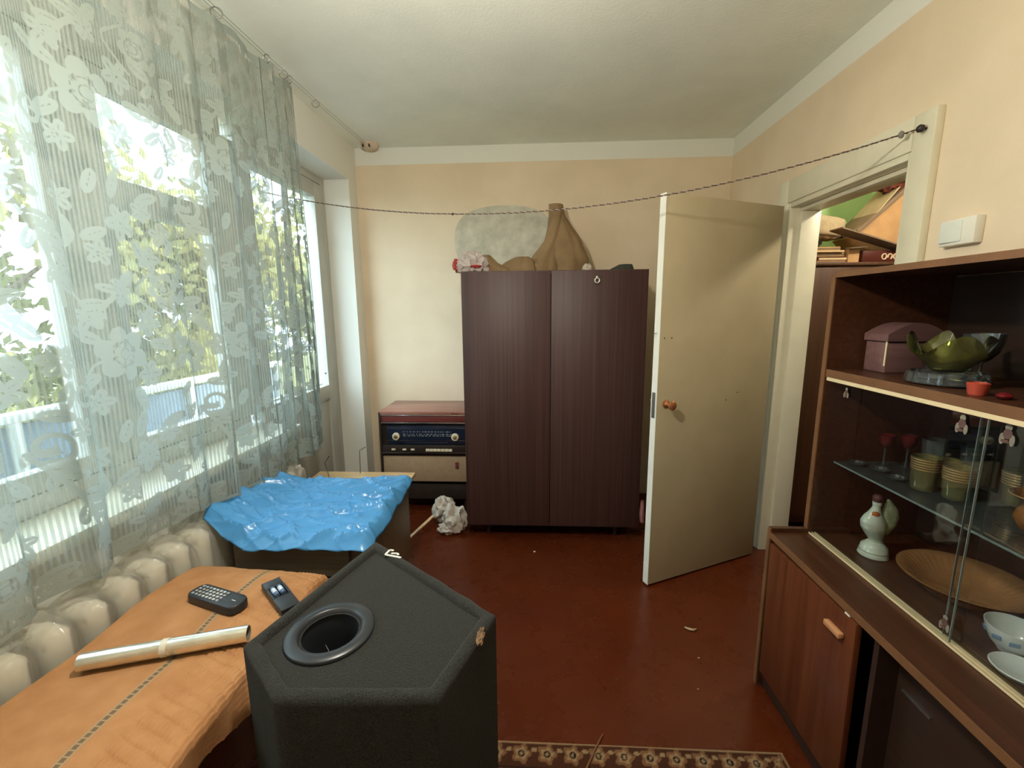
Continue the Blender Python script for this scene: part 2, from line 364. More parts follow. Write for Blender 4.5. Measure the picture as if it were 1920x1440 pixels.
# ------------------------------------------------------------------ outdoors: balcony, trees, ground
CONC = mat('pale_concrete', (.22, .23, .23), rough=.9, var=.1, nscale=6, bump=.2)
BLUEP = mat('balcony_panel_paint', (.14, .18, .22), rough=.6, var=.12, nscale=4)
struct(MB().box(-2.75, -1.60, -1.5, 4.4, -.16, -.04), 'floor_balcony', CONC)
bal = thing('balcony_parapet', 'pale blue balcony parapet with a rail outside the window', 'balcony', (-2.7, 1.5, -.04)); 
for i in range(10):
    y0 = -1.45+i*.58
    MB().box(-2.72, -2.69, y0+.006, y0+.574, .02, .90, .003).build('panel', BLUEP, bal, 40)
MB().box(-2.75, -2.66, -1.5, 4.4, .92, .965, .004).build('rail', FRAMEP, bal, 40)
for i in range(6): MB().box(-2.69, -2.655, -1.45+i*1.15, -1.41+i*1.15, -.04, .92).build('post', FRAMEP, bal)
struct(MB().box(-60, -2.8, -40, 50, -3.3, -3.2), 'ground', mat('dry_grass_ground', (.09, .09, .03), rough=1, var=.4, nscale=.6))
LEAFM = {}
def leaf_mat(k, c):
    m, nt, b, out = nodes_of('foliage_%d' % k)
    ns = N(nt, 'ShaderNodeTexNoise', Scale=1.7, Detail=3.0); tc = N(nt, 'ShaderNodeTexCoord'); nt.links.new(tc.outputs['Object'], ns.inputs['Vector'])
    rp = N(nt, 'ShaderNodeValToRGB'); rp.color_ramp.elements[0].position = .35; rp.color_ramp.elements[1].position = .65
    rp.color_ramp.elements[0].color = rgb(tuple(x*.6 for x in c)); rp.color_ramp.elements[1].color = rgb(c); nt.links.new(ns.outputs['Fac'], rp.inputs[0])
    d = N(nt, 'ShaderNodeBsdfDiffuse'); t = N(nt, 'ShaderNodeBsdfTranslucent'); mx = N(nt, 'ShaderNodeMixShader'); mx.inputs[0].default_value = .4
    nt.links.new(rp.outputs[0], d.inputs[0]); nt.links.new(rp.outputs[0], t.inputs[0])
    nt.links.new(d.outputs[0], mx.inputs[1]); nt.links.new(t.outputs[0], mx.inputs[2]); nt.links.new(mx.outputs[0], out.inputs[0]); nt.nodes.remove(b)
    return m
BARK = mat('bark', (.12, .09, .06), rough=.9, var=.3, bump=.5)
def tree(x, y, zc, r, n, c, label, k):
    t = thing('tree', label, 'tree', (x, y, -3.2), group='trees outside the window')
    path = [(x+.15*math.sin(i*1.3), y+.12*math.cos(i), -3.2+i*(zc+3.2)/6) for i in range(7)]
    m = MB().tube(path, [.16-.016*i for i in range(7)], 8)
    for i in range(6):
        a = i*1.05; e = (x+r*.7*math.cos(a), y+r*.7*math.sin(a), zc+r*.35*math.sin(i*2.1))
        m.tube([path[5], tuple((p+q)/2+.1 for p, q in zip(path[5], e)), e], [.06, .04, .015], 6)
    m.build('trunk', BARK, t, 60)
    rs = np.random.RandomState(k)
    cl = rs.normal(size=(26, 3)); cl /= np.linalg.norm(cl, axis=1)[:, None]; cl *= r*rs.uniform(.25, .95, (26, 1)); cl[:, 2] *= 1.45
    pts = cl[rs.randint(0, 26, n)]+rs.normal(size=(n, 3))*r*.16
    a = rs.normal(size=(n, 3)); a /= np.linalg.norm(a, axis=1)[:, None]
    b = np.cross(a, rs.normal(size=(n, 3))); b /= np.linalg.norm(b, axis=1)[:, None]
    s = rs.uniform(.09, .19, (n, 1)); o = np.array([x, y, zc])-np.array([x, y, -3.2])
    V = np.stack([pts-a*s, pts-b*s*.5, pts+a*s, pts+b*s*.5], 1).reshape(-1, 3)+o
    me = bpy.data.meshes.new('foliage'); me.from_pydata(V.tolist(), [], np.arange(4*n).reshape(n, 4).tolist()); me.materials.append(leaf_mat(k, c))
    f = link(bpy.data.objects.new('foliage', me)); f.parent = t; f['kind'] = 'stuff'
for k_, (x_, y_, z_, r_, c_, lb_) in enumerate((
        (-7.6, 2.4, 2.3, 2.2, (.26, .245, .07), 'yellow green tree outside the left edge of the window'),
        (-9.4, 6.3, 2.0, 2.6, (.30, .30, .13), 'olive green tree outside the left half of the window'),
        (-7.4, 9.2, 2.4, 2.2, (.40, .36, .15), 'dry yellowing tree outside the right half of the window'),
        (-9.6, 13.0, 2.2, 2.8, (.36, .37, .19), 'pale green tree outside the balcony door'),
        (-7.8, 17.4, 2.2, 2.5, (.28, .29, .12), 'dull green tree seen slantwise past the balcony door'),
        (-14.5, 4.0, 2.6, 3.2, (.34, .30, .11), 'tall yellowish tree farthest back outside the window'))):
    tree(x_, y_, z_, r_, 6500, c_, lb_, k_+1)

# ------------------------------------------------------------------ lace curtain
KS = 1.30
TP, TQ, TR = .46*KS, .54*KS, .0025
def lace_tile():
    nu, nv = int(TP/TR), int(TQ/TR)
    U, Vv = np.meshgrid((np.arange(nu)+.5)*TR, (np.arange(nv)+.5)*TR)
    D = np.full(U.shape, .05)                       # signed distance, negative = woven solid
    def wrapped(cx, cy):
        x = (U-cx*KS+TP/2) % TP-TP/2; y = (Vv-cy*KS+TQ/2) % TQ-TQ/2; return x/KS, y/KS
    def ell(cx, cy, a, b, th):
        nonlocal D
        x, y = wrapped(cx, cy); c, s = math.cos(th), math.sin(th); p = (x*c+y*s)/a; q = (-x*s+y*c)/b
        D = np.minimum(D, (np.sqrt(p*p+q*q)-1)*min(a, b))
    def cut(cx, cy, a, b, th):
        nonlocal D
        x, y = wrapped(cx, cy); c, s = math.cos(th), math.sin(th); p = (x*c+y*s)/a; q = (-x*s+y*c)/b
        D = np.maximum(D, -(np.sqrt(p*p+q*q)-1)*min(a, b))
    def seg(p, q, r):
        nonlocal D
        x, y = wrapped(p[0], p[1]); dx_, dy_ = q[0]-p[0], q[1]-p[1]; L = dx_*dx_+dy_*dy_+1e-12
        t = np.clip((x*dx_+y*dy_)/L, 0, 1); D = np.minimum(D, np.hypot(x-t*dx_, y-t*dy_)-r)
    def line(pts, r0, r1=None):
        n = len(pts)-1
        for i in range(n): seg(pts[i], pts[i+1], r0+((r1 if r1 is not None else r0)-r0)*i/n)
    def leafs(cx, cy, L, wd, th):
        ell(cx+math.cos(th)*L/2, cy+math.sin(th)*L/2, L/2, wd/2, th)
        for k in (.25, .45, .65): cut(cx+math.cos(th)*L*k, cy+math.sin(th)*L*k, L*.085, .0017, th)
    def flower(cx, cy, r, n, th=0):
        for k in range(n):
            a = th+2*PI*k/n; ell(cx+math.cos(a)*r*.62, cy+math.sin(a)*r*.62, r*.42, r*.33, a)
        for k in range(n):
            a = th+2*PI*k/n; cut(cx+math.cos(a)*r*.58, cy+math.sin(a)*r*.58, r*.26, .0017, a)
        ell(cx, cy, r*.22, r*.22, 0); cut(cx, cy, r*.09, r*.09, 0)
    def rose(cx, cy, r, th=0):
        for k in range(6):
            a = th+2*PI*k/6; ell(cx+math.cos(a)*r*.66, cy+math.sin(a)*r*.66, r*.36, r*.34, a)
        for k in range(6):
            a = th+2*PI*(k+.5)/6; cut(cx+math.cos(a)*r*.52, cy+math.sin(a)*r*.52, .0016, r*.16, a)
        x, y = wrapped(cx, cy); nonlocal_ring(cx, cy, r*.44, .0016); ell(cx, cy, r*.36, r*.3, th)
        nonlocal_ring(cx, cy, r*.22, .0014)
    def nonlocal_ring(cx, cy, R_, t):
        nonlocal D
        x, y = wrapped(cx, cy); D = np.maximum(D, -(np.abs(np.hypot(x, y)-R_)-t))
    def spiral(cx, cy, r0, r1, a0, turns, t0, t1, sgn=1):
        pts = [(cx+(r0+(r1-r0)*i/26)*math.cos(a0+sgn*turns*2*PI*i/26), cy+(r0+(r1-r0)*i/26)*math.sin(a0+sgn*turns*2*PI*i/26)) for i in range(27)]
        line(pts, t0, t1); return pts
    # plume: a curved stem with leaflets, ending in a spiral hook
    def plume(pts, n, L, side):
        line(pts, .004, .008)
        for i in range(n):
            k = i*(len(pts)-1)/n; j = int(k); p = pts[j]; q = pts[min(j+1, len(pts)-1)]
            th = math.atan2(q[1]-p[1], q[0]-p[0]); s = L*(1-.45*abs(2*i/n-1))
            leafs(p[0], p[1], s, s*.40, th+side*.85)
            if i % 2 == 0: leafs(p[0], p[1], s*.6, s*.28, th-side*.7)
    st = [(.055+.10*math.sin(t*1.5), .05+.26*t) for t in np.linspace(0, 1, 12)]
    plume(st, 8, .078, -1)
    spiral(.085, .045, .006, .036, 0, 1.25, .0035, .006)
    rose(.285, .42, .062, .3); flower(.365, .35, .036, 5, .2); flower(.225, .335, .032, 5, .9); flower(.355, .475, .034, 6)
    leafs(.23, .46, .07, .03, 2.6); leafs(.31, .50, .065, .028, 1.2); leafs(.37, .40, .07, .03, .2); leafs(.24, .39, .06, .027, 3.6)
    flower(.32, .13, .040, 5, .5); flower(.39, .20, .030, 5); flower(.26, .20, .028, 5, 1.1); flower(.385, .09, .028, 6, .3)
    leafs(.30, .08, .065, .028, -1.2); leafs(.35, .16, .06, .026, 1.0); leafs(.28, .15, .055, .025, 2.7)
    s2 = [(.40-.055*math.sin(t*3.2), .23+.10*t) for t in np.linspace(0, 1, 8)]; line(s2, .003)
    spiral(.16, .49, .005, .030, 1.2, 1.2, .003, .0055, -1)
    line([(.19, .49), (.22, .44), (.26, .42)], .003)
    for k in range(5): leafs(.435+.006*k, .03+.10*k, .045, .02, 2.2 if k % 2 else .9)
    for k in range(9): leafs(.015+.012*math.sin(k*2.1), .03+.06*k, .050, .022, 1.0 if k % 2 else 2.3)
    flower(.20, .10, .030, 5, .7); flower(.175, .235, .026, 5, .1); leafs(.20, .13, .05, .024, 1.3); leafs(.19, .20, .05, .022, -.9)
    line([(.19, .08), (.21, .16), (.185, .26), (.23, .33)], .0026)
    rose(.42, .27, .040, .8); flower(.12, .42, .034, 6, .2); leafs(.10, .38, .06, .026, -2.2); leafs(.13, .46, .06, .026, 1.9)
    st2 = [(.33-.09*math.sin(t*1.6), .255+.09*t) for t in np.linspace(0, 1, 8)]; plume(st2, 5, .055, 1)
    for q in ((.06, .33, .028), (.025, .22, .026), (.30, .29, .027), (.43, .14, .030), (.44, .40, .028), (.22, .52, .030), (.045, .47, .030), (.14, .02, .026)): flower(q[0], q[1], q[2], 5, q[0]*40)
    for q in ((.40, .30, .5), (.335, .235, 2.4), (.09, .29, 2.9), (.05, .40, 1.1), (.16, .36, .3), (.42, .47, -.7), (.27, .03, 1.9), (.43, .05, 2.8), (.075, .52, .2)): leafs(q[0], q[1], .055, .026, q[2])
    return D*KS
LT = lace_tile()
def lace_mat():
    m, nt, b, out = nodes_of('white_lace'); nt.nodes.remove(b)
    at_ = N(nt, 'ShaderNodeAttribute', attribute_name='lace_sdf')
    mr = N(nt, 'ShaderNodeMapRange'); mr.inputs[1].default_value = .0008; mr.inputs[2].default_value = -.0008; nt.links.new(at_.outputs['Fac'], mr.inputs[0])
    uv = N(nt, 'ShaderNodeUVMap'); sx = N(nt, 'ShaderNodeSeparateXYZ'); nt.links.new(uv.outputs[0], sx.inputs[0])
    def wav(sock, per, lo, hi):
        a = N(nt, 'ShaderNodeMath', operation='MULTIPLY'); a.inputs[1].default_value = 2*PI/per; nt.links.new(sock, a.inputs[0])
        s = N(nt, 'ShaderNodeMath', operation='SINE'); nt.links.new(a.outputs[0], s.inputs[0])
        r = N(nt, 'ShaderNodeMapRange'); r.inputs[1].default_value = -.5; r.inputs[2].default_value = .5; r.inputs[3].default_value = lo; r.inputs[4].default_value = hi
        nt.links.new(s.outputs[0], r.inputs[0]); return r.outputs[0]
    rib = wav(sx.outputs['X'], .011, .22, .60); fin = wav(sx.outputs['Y'], .0042, .0, .18)
    ad = N(nt, 'ShaderNodeMath', operation='ADD'); nt.links.new(rib, ad.inputs[0]); nt.links.new(fin, ad.inputs[1])
    mx = N(nt, 'ShaderNodeMix', data_type='FLOAT'); nt.links.new(mr.outputs[0], mx.inputs[0]); nt.links.new(ad.outputs[0], mx.inputs[2]); mx.inputs[3].default_value = .96
    d = N(nt, 'ShaderNodeBsdfDiffuse', Color=(.42, .475, .42, 1)); t = N(nt, 'ShaderNodeBsdfTranslucent', Color=(.19, .22, .21, 1))
    m1 = N(nt, 'ShaderNodeMixShader'); m1.inputs[0].default_value = .45; nt.links.new(d.outputs[0], m1.inputs[1]); nt.links.new(t.outputs[0], m1.inputs[2])
    tr = N(nt, 'ShaderNodeBsdfTransparent'); m2 = N(nt, 'ShaderNodeMixShader'); nt.links.new(mx.outputs[0], m2.inputs[0])
    nt.links.new(tr.outputs[0], m2.inputs[1]); nt.links.new(m1.outputs[0], m2.inputs[2]); nt.links.new(m2.outputs[0], out.inputs[0])
    return m
def curtain():
    NU, NV = 620, 440
    t = np.linspace(0, 1, NU)
    # along the wire: y position, denser folds towards the far end
    dens = .62+.75*np.clip((t-.62)/.38, 0, 1)
    yb = .30+2.0*np.cumsum(1/dens)/np.sum(1/dens)
    ph = np.cumsum(9.5+6*t)/NU*2*PI
    v = np.linspace(0, 1, NV)                        # 0 top, 1 hem
    Y, Vg = np.meshgrid(yb, v); PHg = np.meshgrid(ph, v)[0]; Tg = np.meshgrid(t, v)[0]
    amp = (.016+.030*Vg)*(.55+.45*np.sin(Tg*23+1.0))*(.75+.5*Tg)
    X = -1.205-.015*Vg+amp*np.sin(PHg+.35*np.sin(Vg*3+Tg*9))+.012*np.sin(Vg*5+Tg*31)*Vg
    Y2 = Y+.020*(.4+Vg)*np.sin(2*PHg+.6)*(.4+.6*Tg)+.06*Vg*np.clip((Tg-.6)/.4, 0, 1)
    hem = np.interp(yb, [.3, .8, .9, 1.38, 1.75, 1.92, 2.15, 2.35], [.70, .72, .755, .765, .72, .69, .705, .73])+.006*np.sin(ph)
    top = 2.585-.014*(1-np.cos(ph*.5))*.5-.012*np.abs(np.sin(ph*.25))
    Z = top[None, :]*(1-Vg)+hem[None, :]*Vg
    ds = np.hypot(np.diff(X[NV//2]), np.diff(Y2[NV//2])); u = np.concatenate([[0], np.cumsum(ds)])
    Ug = np.meshgrid(u, v)[0]; VV = (2.6-Z)
    iu = (Ug % TP)/TR-.5; iv = ((VV+.06*0) % TQ)/TR-.5
    i0 = np.floor(iu).astype(int); j0 = np.floor(iv).astype(int); fu = iu-i0; fv = iv-j0; nv_, nu_ = LT.shape
    g = lambda a, b_: LT[b_ % nv_, a % nu_]
    sdf = g(i0, j0)*(1-fu)*(1-fv)+g(i0+1, j0)*fu*(1-fv)+g(i0, j0+1)*(1-fu)*fv+g(i0+1, j0+1)*fu*fv
    hz = (Z-hem[None, :])                            # woven hem band and top heading
    sdf = np.minimum(sdf, hz-.012); sdf = np.minimum(sdf, (top[None, :]-Z)-.03)
    sdf = np.minimum(sdf, (u[-1]-Ug)-.010)
    P = np.stack([X, Y2, Z], -1).reshape(-1, 3)
    base = Vector((-1.2, 1.3, .70)); P = P-np.array(base)
    idx = np.arange(NU*NV).reshape(NV, NU)
    Fq = np.stack([idx[:-1, :-1], idx[:-1, 1:], idx[1:, 1:], idx[1:, :-1]], -1).reshape(-1, 4)
    me = bpy.data.meshes.new('lace_cloth'); me.vertices.add(len(P)); me.vertices.foreach_set('co', P.ravel())
    nf = len(Fq); me.loops.add(nf*4); me.loops.foreach_set('vertex_index', Fq.ravel()); me.polygons.add(nf)
    me.polygons.foreach_set('loop_start', np.arange(nf)*4)
    me.polygons.foreach_set('use_smooth', np.ones(nf, bool)); me.update(calc_edges=True)
    uvl = me.uv_layers.new(name='UVMap'); uvd = np.stack([Ug, VV], -1).reshape(-1, 2)[Fq.ravel()]; uvl.data.foreach_set('uv', uvd.ravel().astype(np.float32))
    a = me.attributes.new('lace_sdf', 'FLOAT', 'POINT'); a.data.foreach_set('value', sdf.ravel().astype(np.float32))
    me.materials.append(lace_mat())
    cu = thing('lace_curtain', 'sheer white floral lace curtain hanging in front of the window', 'curtain', base)
    o = link(bpy.data.objects.new('lace_cloth', me)); o.parent = cu
    return cu
CUR = curtain()
WY = lambda y: 2.604+.0000*y+.035*((y-1.75)/1.6)**2     # wire height, sagging
def ring(parent, y, tilt, name='curtain_ring', label=None, cat=None):
    c = Vector((-1.205, y, WY(y)-.012)); pts = []
    for k in range(20):
        a = 2*PI*k/20; pts.append((c.x+.018*math.cos(a), c.y+.018*math.cos(a)*tilt, c.z+.018*math.sin(a)))
    if parent: return MB().tube(pts, .0022, 6, closed=True).build(name, STEEL, parent, 60)
    return tag(MB().tube(pts, .0022, 6, closed=True).build(name, STEEL, None, 60, loc=tuple(c)), label, cat)
for y_, ti in ((.42, .4), (.66, -.3), (.9, .2), (1.14, -.5), (1.36, .3), (1.58, -.2), (1.79, .5), (2.10, -.3), (2.235, .2), (2.285, -.4)): ring(CUR, y_, ti)
ring(None, 2.545, .25, 'wire_ring', 'single empty ring on the wire past the curtain edge', 'curtain ring')
cw = thing('curtain_wire', 'pair of thin curtain wires stretched under the ceiling to a round bracket', 'curtain wire', (-1.18, 3.27, 2.652))
for dxx in (0, -.022):
    MB().tube([(-1.205+dxx*(.4+.6*i/30)+.03*(i/30)**3, -.2+3.45*i/30, WY(-.2+3.45*i/30)) for i in range(31)], .0013, 5).build('wire', STEEL, cw, 60)
BRK = mat('aged_bracket_plaster', (.62, .50, .38), rough=.7, var=.1)
MB().lathe([(0, 2.612), (.040, 2.614), (.058, 2.626), (.064, 2.652)], 24, (-1.178, 3.275, 0)).build('ceiling_bracket', BRK, cw, 50)
for q in (-.026, .018): MB().box(-1.178+q-.003, -1.178+q+.003, 3.205, 3.225, 2.612, 2.630).build('slot', DARKM, cw)

# ------------------------------------------------------------------ radiator with plastic film
RADP = mat('radiator_paint', (.66, .64, .56), rough=.35, var=.06, nscale=10)
rad = thing('radiator', 'white cast iron radiator wrapped in clear film under the window', 'radiator', (-1.25, 1.3, 0))
def rad_section(y):
    m = MB()
    for x_ in (-1.283, -1.222):
        m.tube([(x_, y, .13), (x_, y, .20), (x_, y, .62), (x_, y, .67), (x_, y, .688)], [.026, .031, .031, .030, .014], 12)
    m.tube([(-1.298, y, .655), (-1.252, y, .660), (-1.207, y, .655)], [.030, .034, .030], 12)
    m.tube([(-1.298, y, .16), (-1.252, y, .16), (-1.207, y, .16)], [.028, .032, .028], 12)
    return m
s0 = rad_section(.62).build('section', RADP, rad, 60)
for i in range(1, 15):
    c_ = link(s0.copy()); c_.parent = rad; c_.location = (0, .0975*i, 0); ORG[c_] = ORG[rad]
for y_ in (.70, 1.90): MB().box(-1.30, -1.21, y_-.012, y_+.012, 0, .14).build('foot', RADP, rad)
MB().tube([(-1.26, 2.02, .66), (-1.26, 2.14, .66), (-1.26, 2.14, .02)], .014, 10).build('pipe', RADP, rad, 60)
FILM = film('clear_film', (.80, .78, .70), .30, rough=.18, transl=.4)
def film_fn(s, t):
    y = .56+1.50*s; a = t*2-1
    prof = [(-1.16, .50), (-1.178, .66), (-1.21, .705), (-1.27, .715), (-1.31, .69)]
    k = t*4; j = min(int(k), 3); f = k-j
    x = prof[j][0]*(1-f)+prof[j+1][0]*f; z = prof[j][1]*(1-f)+prof[j+1][1]*f
    n = noise.noise((y*14, t*5, 1)); n2 = noise.noise((y*45, t*9, 4))
    sc = .012*math.cos((y-.62)/.0975*2*PI)
    return (x+.012*n+.005*n2+(sc if t < .5 else 0)-.004, y, z+.010*n+.005*n2+sc*.7)
MB().grid(170, 22, film_fn).build('plastic_film', FILM, rad, 60, label='clear crumpled plastic film over the radiator')

# ------------------------------------------------------------------ wardrobe
wd = thing('wardrobe', 'tall dark mahogany two door wardrobe against the back wall', 'wardrobe', (.11, 2.9, 0))
X0, X1, YW, Z0, Z1 = -.4345, .660, 2.598, .096, 1.699
MB().box(X0+.016, X1-.016, YW+.022, 3.16, Z0+.016, Z1-.018).build('carcass', MAHOGS, wd)
MB().box(X0, X0+.016, YW+.004, 3.16, Z0, Z1, .001).build('side_panel', MAHOG, wd)
MB().box(X1-.016, X1, YW+.004, 3.16, Z0, Z1, .001).build('side_panel', MAHOG, wd)
MB().box(X0+.0165, X1-.0165, YW+.004, 3.16, Z1-.018, Z1, .001).build('top_board', MAHOG, wd)
MB().box(X0+.0165, X1-.0165, YW+.004, 3.16, Z0, Z0+.016, .001).build('bottom_board', MAHOG, wd)
MB().box(X0+.006, .0955, YW, YW+.018, Z0+.004, Z1-.004, .0015).build('door', MAHOG, wd, 40)
dW = MB().box(.0990, X1-.006, YW, YW+.018, Z0+.004, Z1-.004, .0015).build('door', MAHOG, wd, 40)
kx, kz = .363, 1.655
MB().lathe([(0, 0), (.006, 0), (.006, .002), (0, .003)], 12, (kx, YW, kz+.003), M=Vector((0, -1, 0)).to_track_quat('Z', 'Y').to_matrix()).build('lock', STEEL, dW, 50)
KEYM = mat('key_ring_metal', (.72, .68, .58), rough=.35, metal=.7, var=.1)
MB().tube([(kx, YW-.003, kz+.002), (kx, YW-.014, kz+.002)], .002, 6).build('key', KEYM, dW, 50)
MB().tube([(kx+.0135*math.cos(a), YW-.010, kz-.018+.0135*math.sin(a)) for a in np.linspace(0, 2*PI, 20, endpoint=False)], .0045, 8, closed=True).build('key_bow', KEYM, dW, 60, label='pale round key bow')
for x_ in (X0+.13, X1-.13):
    for y_ in (2.68, 3.08): MB().tube([(x_, y_, 0), (x_, y_, Z0)], [.013, .02], 10).build('leg', MAHOGS, wd, 50)

def nz(x, y, z, s=0): return noise.noise((x+s*17.3, y-s*9.1, z+s*5.7))
def blob(n, m, fn):      # closed lump: fn(theta, phi) -> point
    mb = MB(); V = []; F = []
    for j in range(m+1):
        ph = PI*j/m
        for i in range(n): V.append(Vector(fn(2*PI*i/n, ph)))
    for j in range(m):
        for i in range(n): F.append((j*n+i, j*n+(i+1) % n, (j+1)*n+(i+1) % n, (j+1)*n+i))
    return mb.add(V, F)
def lump(c, rx, ry, rz, seed, crumple=.25, n=40, m=24, flat=0, fs=2.2, ridge=True):
    def fn(t, p):
        d = Vector((math.sin(p)*math.cos(t), math.sin(p)*math.sin(t), math.cos(p)))
        q = d*fs
        k = 1-abs(nz(q.x, q.y, q.z, seed))*2*crumple if ridge else 1+nz(q.x, q.y, q.z, seed)*crumple
        k += nz(q.x*2.7, q.y*2.7, q.z*2.7, seed+1)*crumple*.45
        z = d.z*rz*k
        return (c[0]+d.x*rx*k, c[1]+d.y*ry*k, max(c[2]+z, c[2]-rz*flat) if flat else c[2]+z)
    return blob(n, m, fn)

# things on the wardrobe
MARB = mat('marbled_board', (.36, .345, .265), rough=.5, nscale=11, col2=(.56, .53, .42), bump=.1, bscale=40)
ov = [(math.copysign(abs(math.cos(a))**.80, math.cos(a))*.352, math.copysign(abs(math.sin(a))**.72, math.sin(a))*.232) for a in np.linspace(0, 2*PI, 56, endpoint=False)]
m = MB().prism(ov, -.009, .009, 'y')
o = m.build('oval_board', MARB, None, 30, local=True, loc=(-.215, 3.19, 1.968), rot=(-.10, 0, 0))
tag(o, 'pale grey marbled oval board leaning on the wall above the wardrobe', 'board')

CANV = mat('khaki_canvas', (.26, .17, .085), rough=.9, var=.15, nscale=7, bump=.3, bscale=300)
def drape(c, secs, seed, n=44, rows=30, cr=.10):
    # lofted cloth body: secs = (z, cx, cy, rx, ry)
    zs = [s[0] for s in secs]
    def fn(t, p):
        k = p/PI; z = zs[0]+(zs[-1]-zs[0])*k
        g = [np.interp(z, zs, [s[q] for s in secs]) for q in range(1, 5)]
        f = 1+cr*(1.2*nz(3*math.cos(t), 3*math.sin(t), z*2.5, seed)+.5*math.sin(5*t+seed+4*nz(0, 0, z*5, seed)))
        if k <= 0.0 or k >= 1.0: f *= .25
        return (c[0]+g[0]+g[2]*f*math.cos(t), c[1]+g[1]+g[3]*f*math.sin(t), c[2]+z)
    return blob(n, rows, fn)
cb = thing('canvas_bag', 'khaki canvas bag slumped upright beside the oval board on the wardrobe', 'bag', (.2, 3.02, 1.70))
drape((.205, 3.05, 1.70), [(0, 0, 0, .135, .11), (.10, .0, 0, .15, .115), (.22, -.01, .02, .125, .10), (.33, -.035, .05, .085, .07), (.41, -.055, .07, .055, .045), (.485, -.06, .09, .048, .035)], 3, cr=.11).build('bag_body', CANV, cb, 60)
drape((.03, 2.97, 1.70), [(0, .0, 0, .105, .08), (.06, .015, 0, .10, .075), (.14, .045, .02, .075, .05), (.24, .09, .05, .045, .04), (.36, .115, .09, .035, .03), (.45, .125, .12, .028, .02)], 8, cr=.14).build('bag_flap', CANV, cb, 60)
drape((-.105, 2.92, 1.70), [(0, 0, 0, .13, .08), (.04, 0, 0, .12, .075), (.085, .02, .01, .085, .05), (.115, .03, .01, .04, .03)], 5, cr=.2).build('bag_fold', CANV, cb, 60)
drape((-.245, 2.84, 1.70), [(0, 0, 0, .10, .06), (.03, -.01, 0, .095, .055), (.07, -.045, .01, .05, .03), (.12, -.065, .01, .022, .018)], 6, cr=.2).build('bag_fold', CANV, cb, 60)
BAGW = film('crinkled_white_bag', (.62, .54, .50), .93, rough=.3, transl=.25)
REDB = mat('red_bag_print', (.40, .05, .04), rough=.4, var=.1)
pb = thing('plastic_bag', 'crumpled white plastic bag with red print on the wardrobe edge', 'bag', (-.37, 2.78, 1.70))
lump((-.385, 2.75, 1.742), .118, .07, .105, 14, .50, 20, 13, flat=.40, fs=1.9).build('bag_body', BAGW, pb)
lump((-.425, 2.70, 1.735), .066, .045, .055, 19, .50, 16, 10, flat=.62, fs=1.9).build('bag_corner', BAGW, pb)
lump((-.478, 2.705, 1.742), .026, .03, .046, 4, .5, 30, 20, flat=.9, fs=1.6).build('red_panel', REDB, pb, 30)
lump((-.352, 2.697, 1.736), .044, .016, .010, 5, .5, 30, 20, fs=2.4).build('red_panel', REDB, pb, 30)
DGREEN = mat('dark_green_cloth', (.035, .04, .03), rough=.8, var=.2)
o = drape((.535, 2.80, 1.70), [(0, 0, 0, .075, .06), (.02, .01, 0, .07, .055), (.045, .03, 0, .04, .035)], 4, cr=.05).build('folded_cap', DGREEN, None, 60, loc=(.535, 2.80, 1.70))
tag(o, 'dark green folded cap lying flat on the right of the wardrobe top', 'cap')
o = MB().box(.40, .47, 2.66, 2.80, 1.6995, 1.704).build('paper_sheet', WHITEPL, None, loc=(.43, 2.73, 1.70)); tag(o, 'thin pale card lying near the front right edge of the wardrobe top', 'card')
o = lump((.345, 2.94, 1.735), .035, .03, .036, 12, .3, flat=.9).build('yarn_ball', mat('white_wool', (.60, .52, .42), rough=.95, bump=.8, bscale=200), None, 60, loc=(.345, 2.94, 1.70)); tag(o, 'small whitish woollen ball at the foot of the canvas bag', 'wool')

# crumpled bag, slat, pink cloth by the wardrobe foot
RAGW = mat('grimy_white_cloth', (.52, .47, .40), rough=.8, var=.15, nscale=10)
rg = thing('crumpled_sack', 'crumpled dirty white sack on the floor beside the wardrobe foot', 'sack', (-.57, 2.72, 0))
lump((-.535, 2.70, .085), .095, .09, .11, 21, .38, 46, 28, flat=.77, fs=1.3).build('sack_body', RAGW, rg, 30)
lump((-.625, 2.76, .125), .085, .07, .10, 22, .40, 40, 24, flat=1.2, fs=1.2).build('sack_flap', RAGW, rg, 30)
lump((-.585, 2.66, .035), .07, .05, .040, 23, .34, 34, 20, flat=.85, fs=1.4).build('sack_fold', RAGW, rg, 30)
a_, b_ = Vector((-.672, 2.66, .125)), Vector((-.86, 2.41, .012)); d_ = (b_-a_).normalized(); sd_ = d_.cross(Vector((0, 0, 1))).normalized(); up_ = sd_.cross(d_)
o = MB().obox((a_+b_)/2, d_*(b_-a_).length/2, sd_*.010, up_*.004, .001).build('wooden_stick', PALEWOOD, None, 40, loc=tuple((a_+b_)/2)); tag(o, 'thin pale wooden stick leaning from the floor against the crumpled sack', 'stick')
PINKC = mat('dusty_pink_cloth', (.42, .19, .18), rough=.9, var=.1)
o = drape((.690, 2.640, .12), [(0, 0, 0, .014, .03), (.06, -.004, 0, .018, .035), (.14, .0, 0, .010, .02)], 4).build('pink_cloth', PINKC, None, 60, loc=(.69, 2.64, .12)); tag(o, 'scrap of dusty pink cloth hanging beside the wardrobe behind the door', 'cloth')

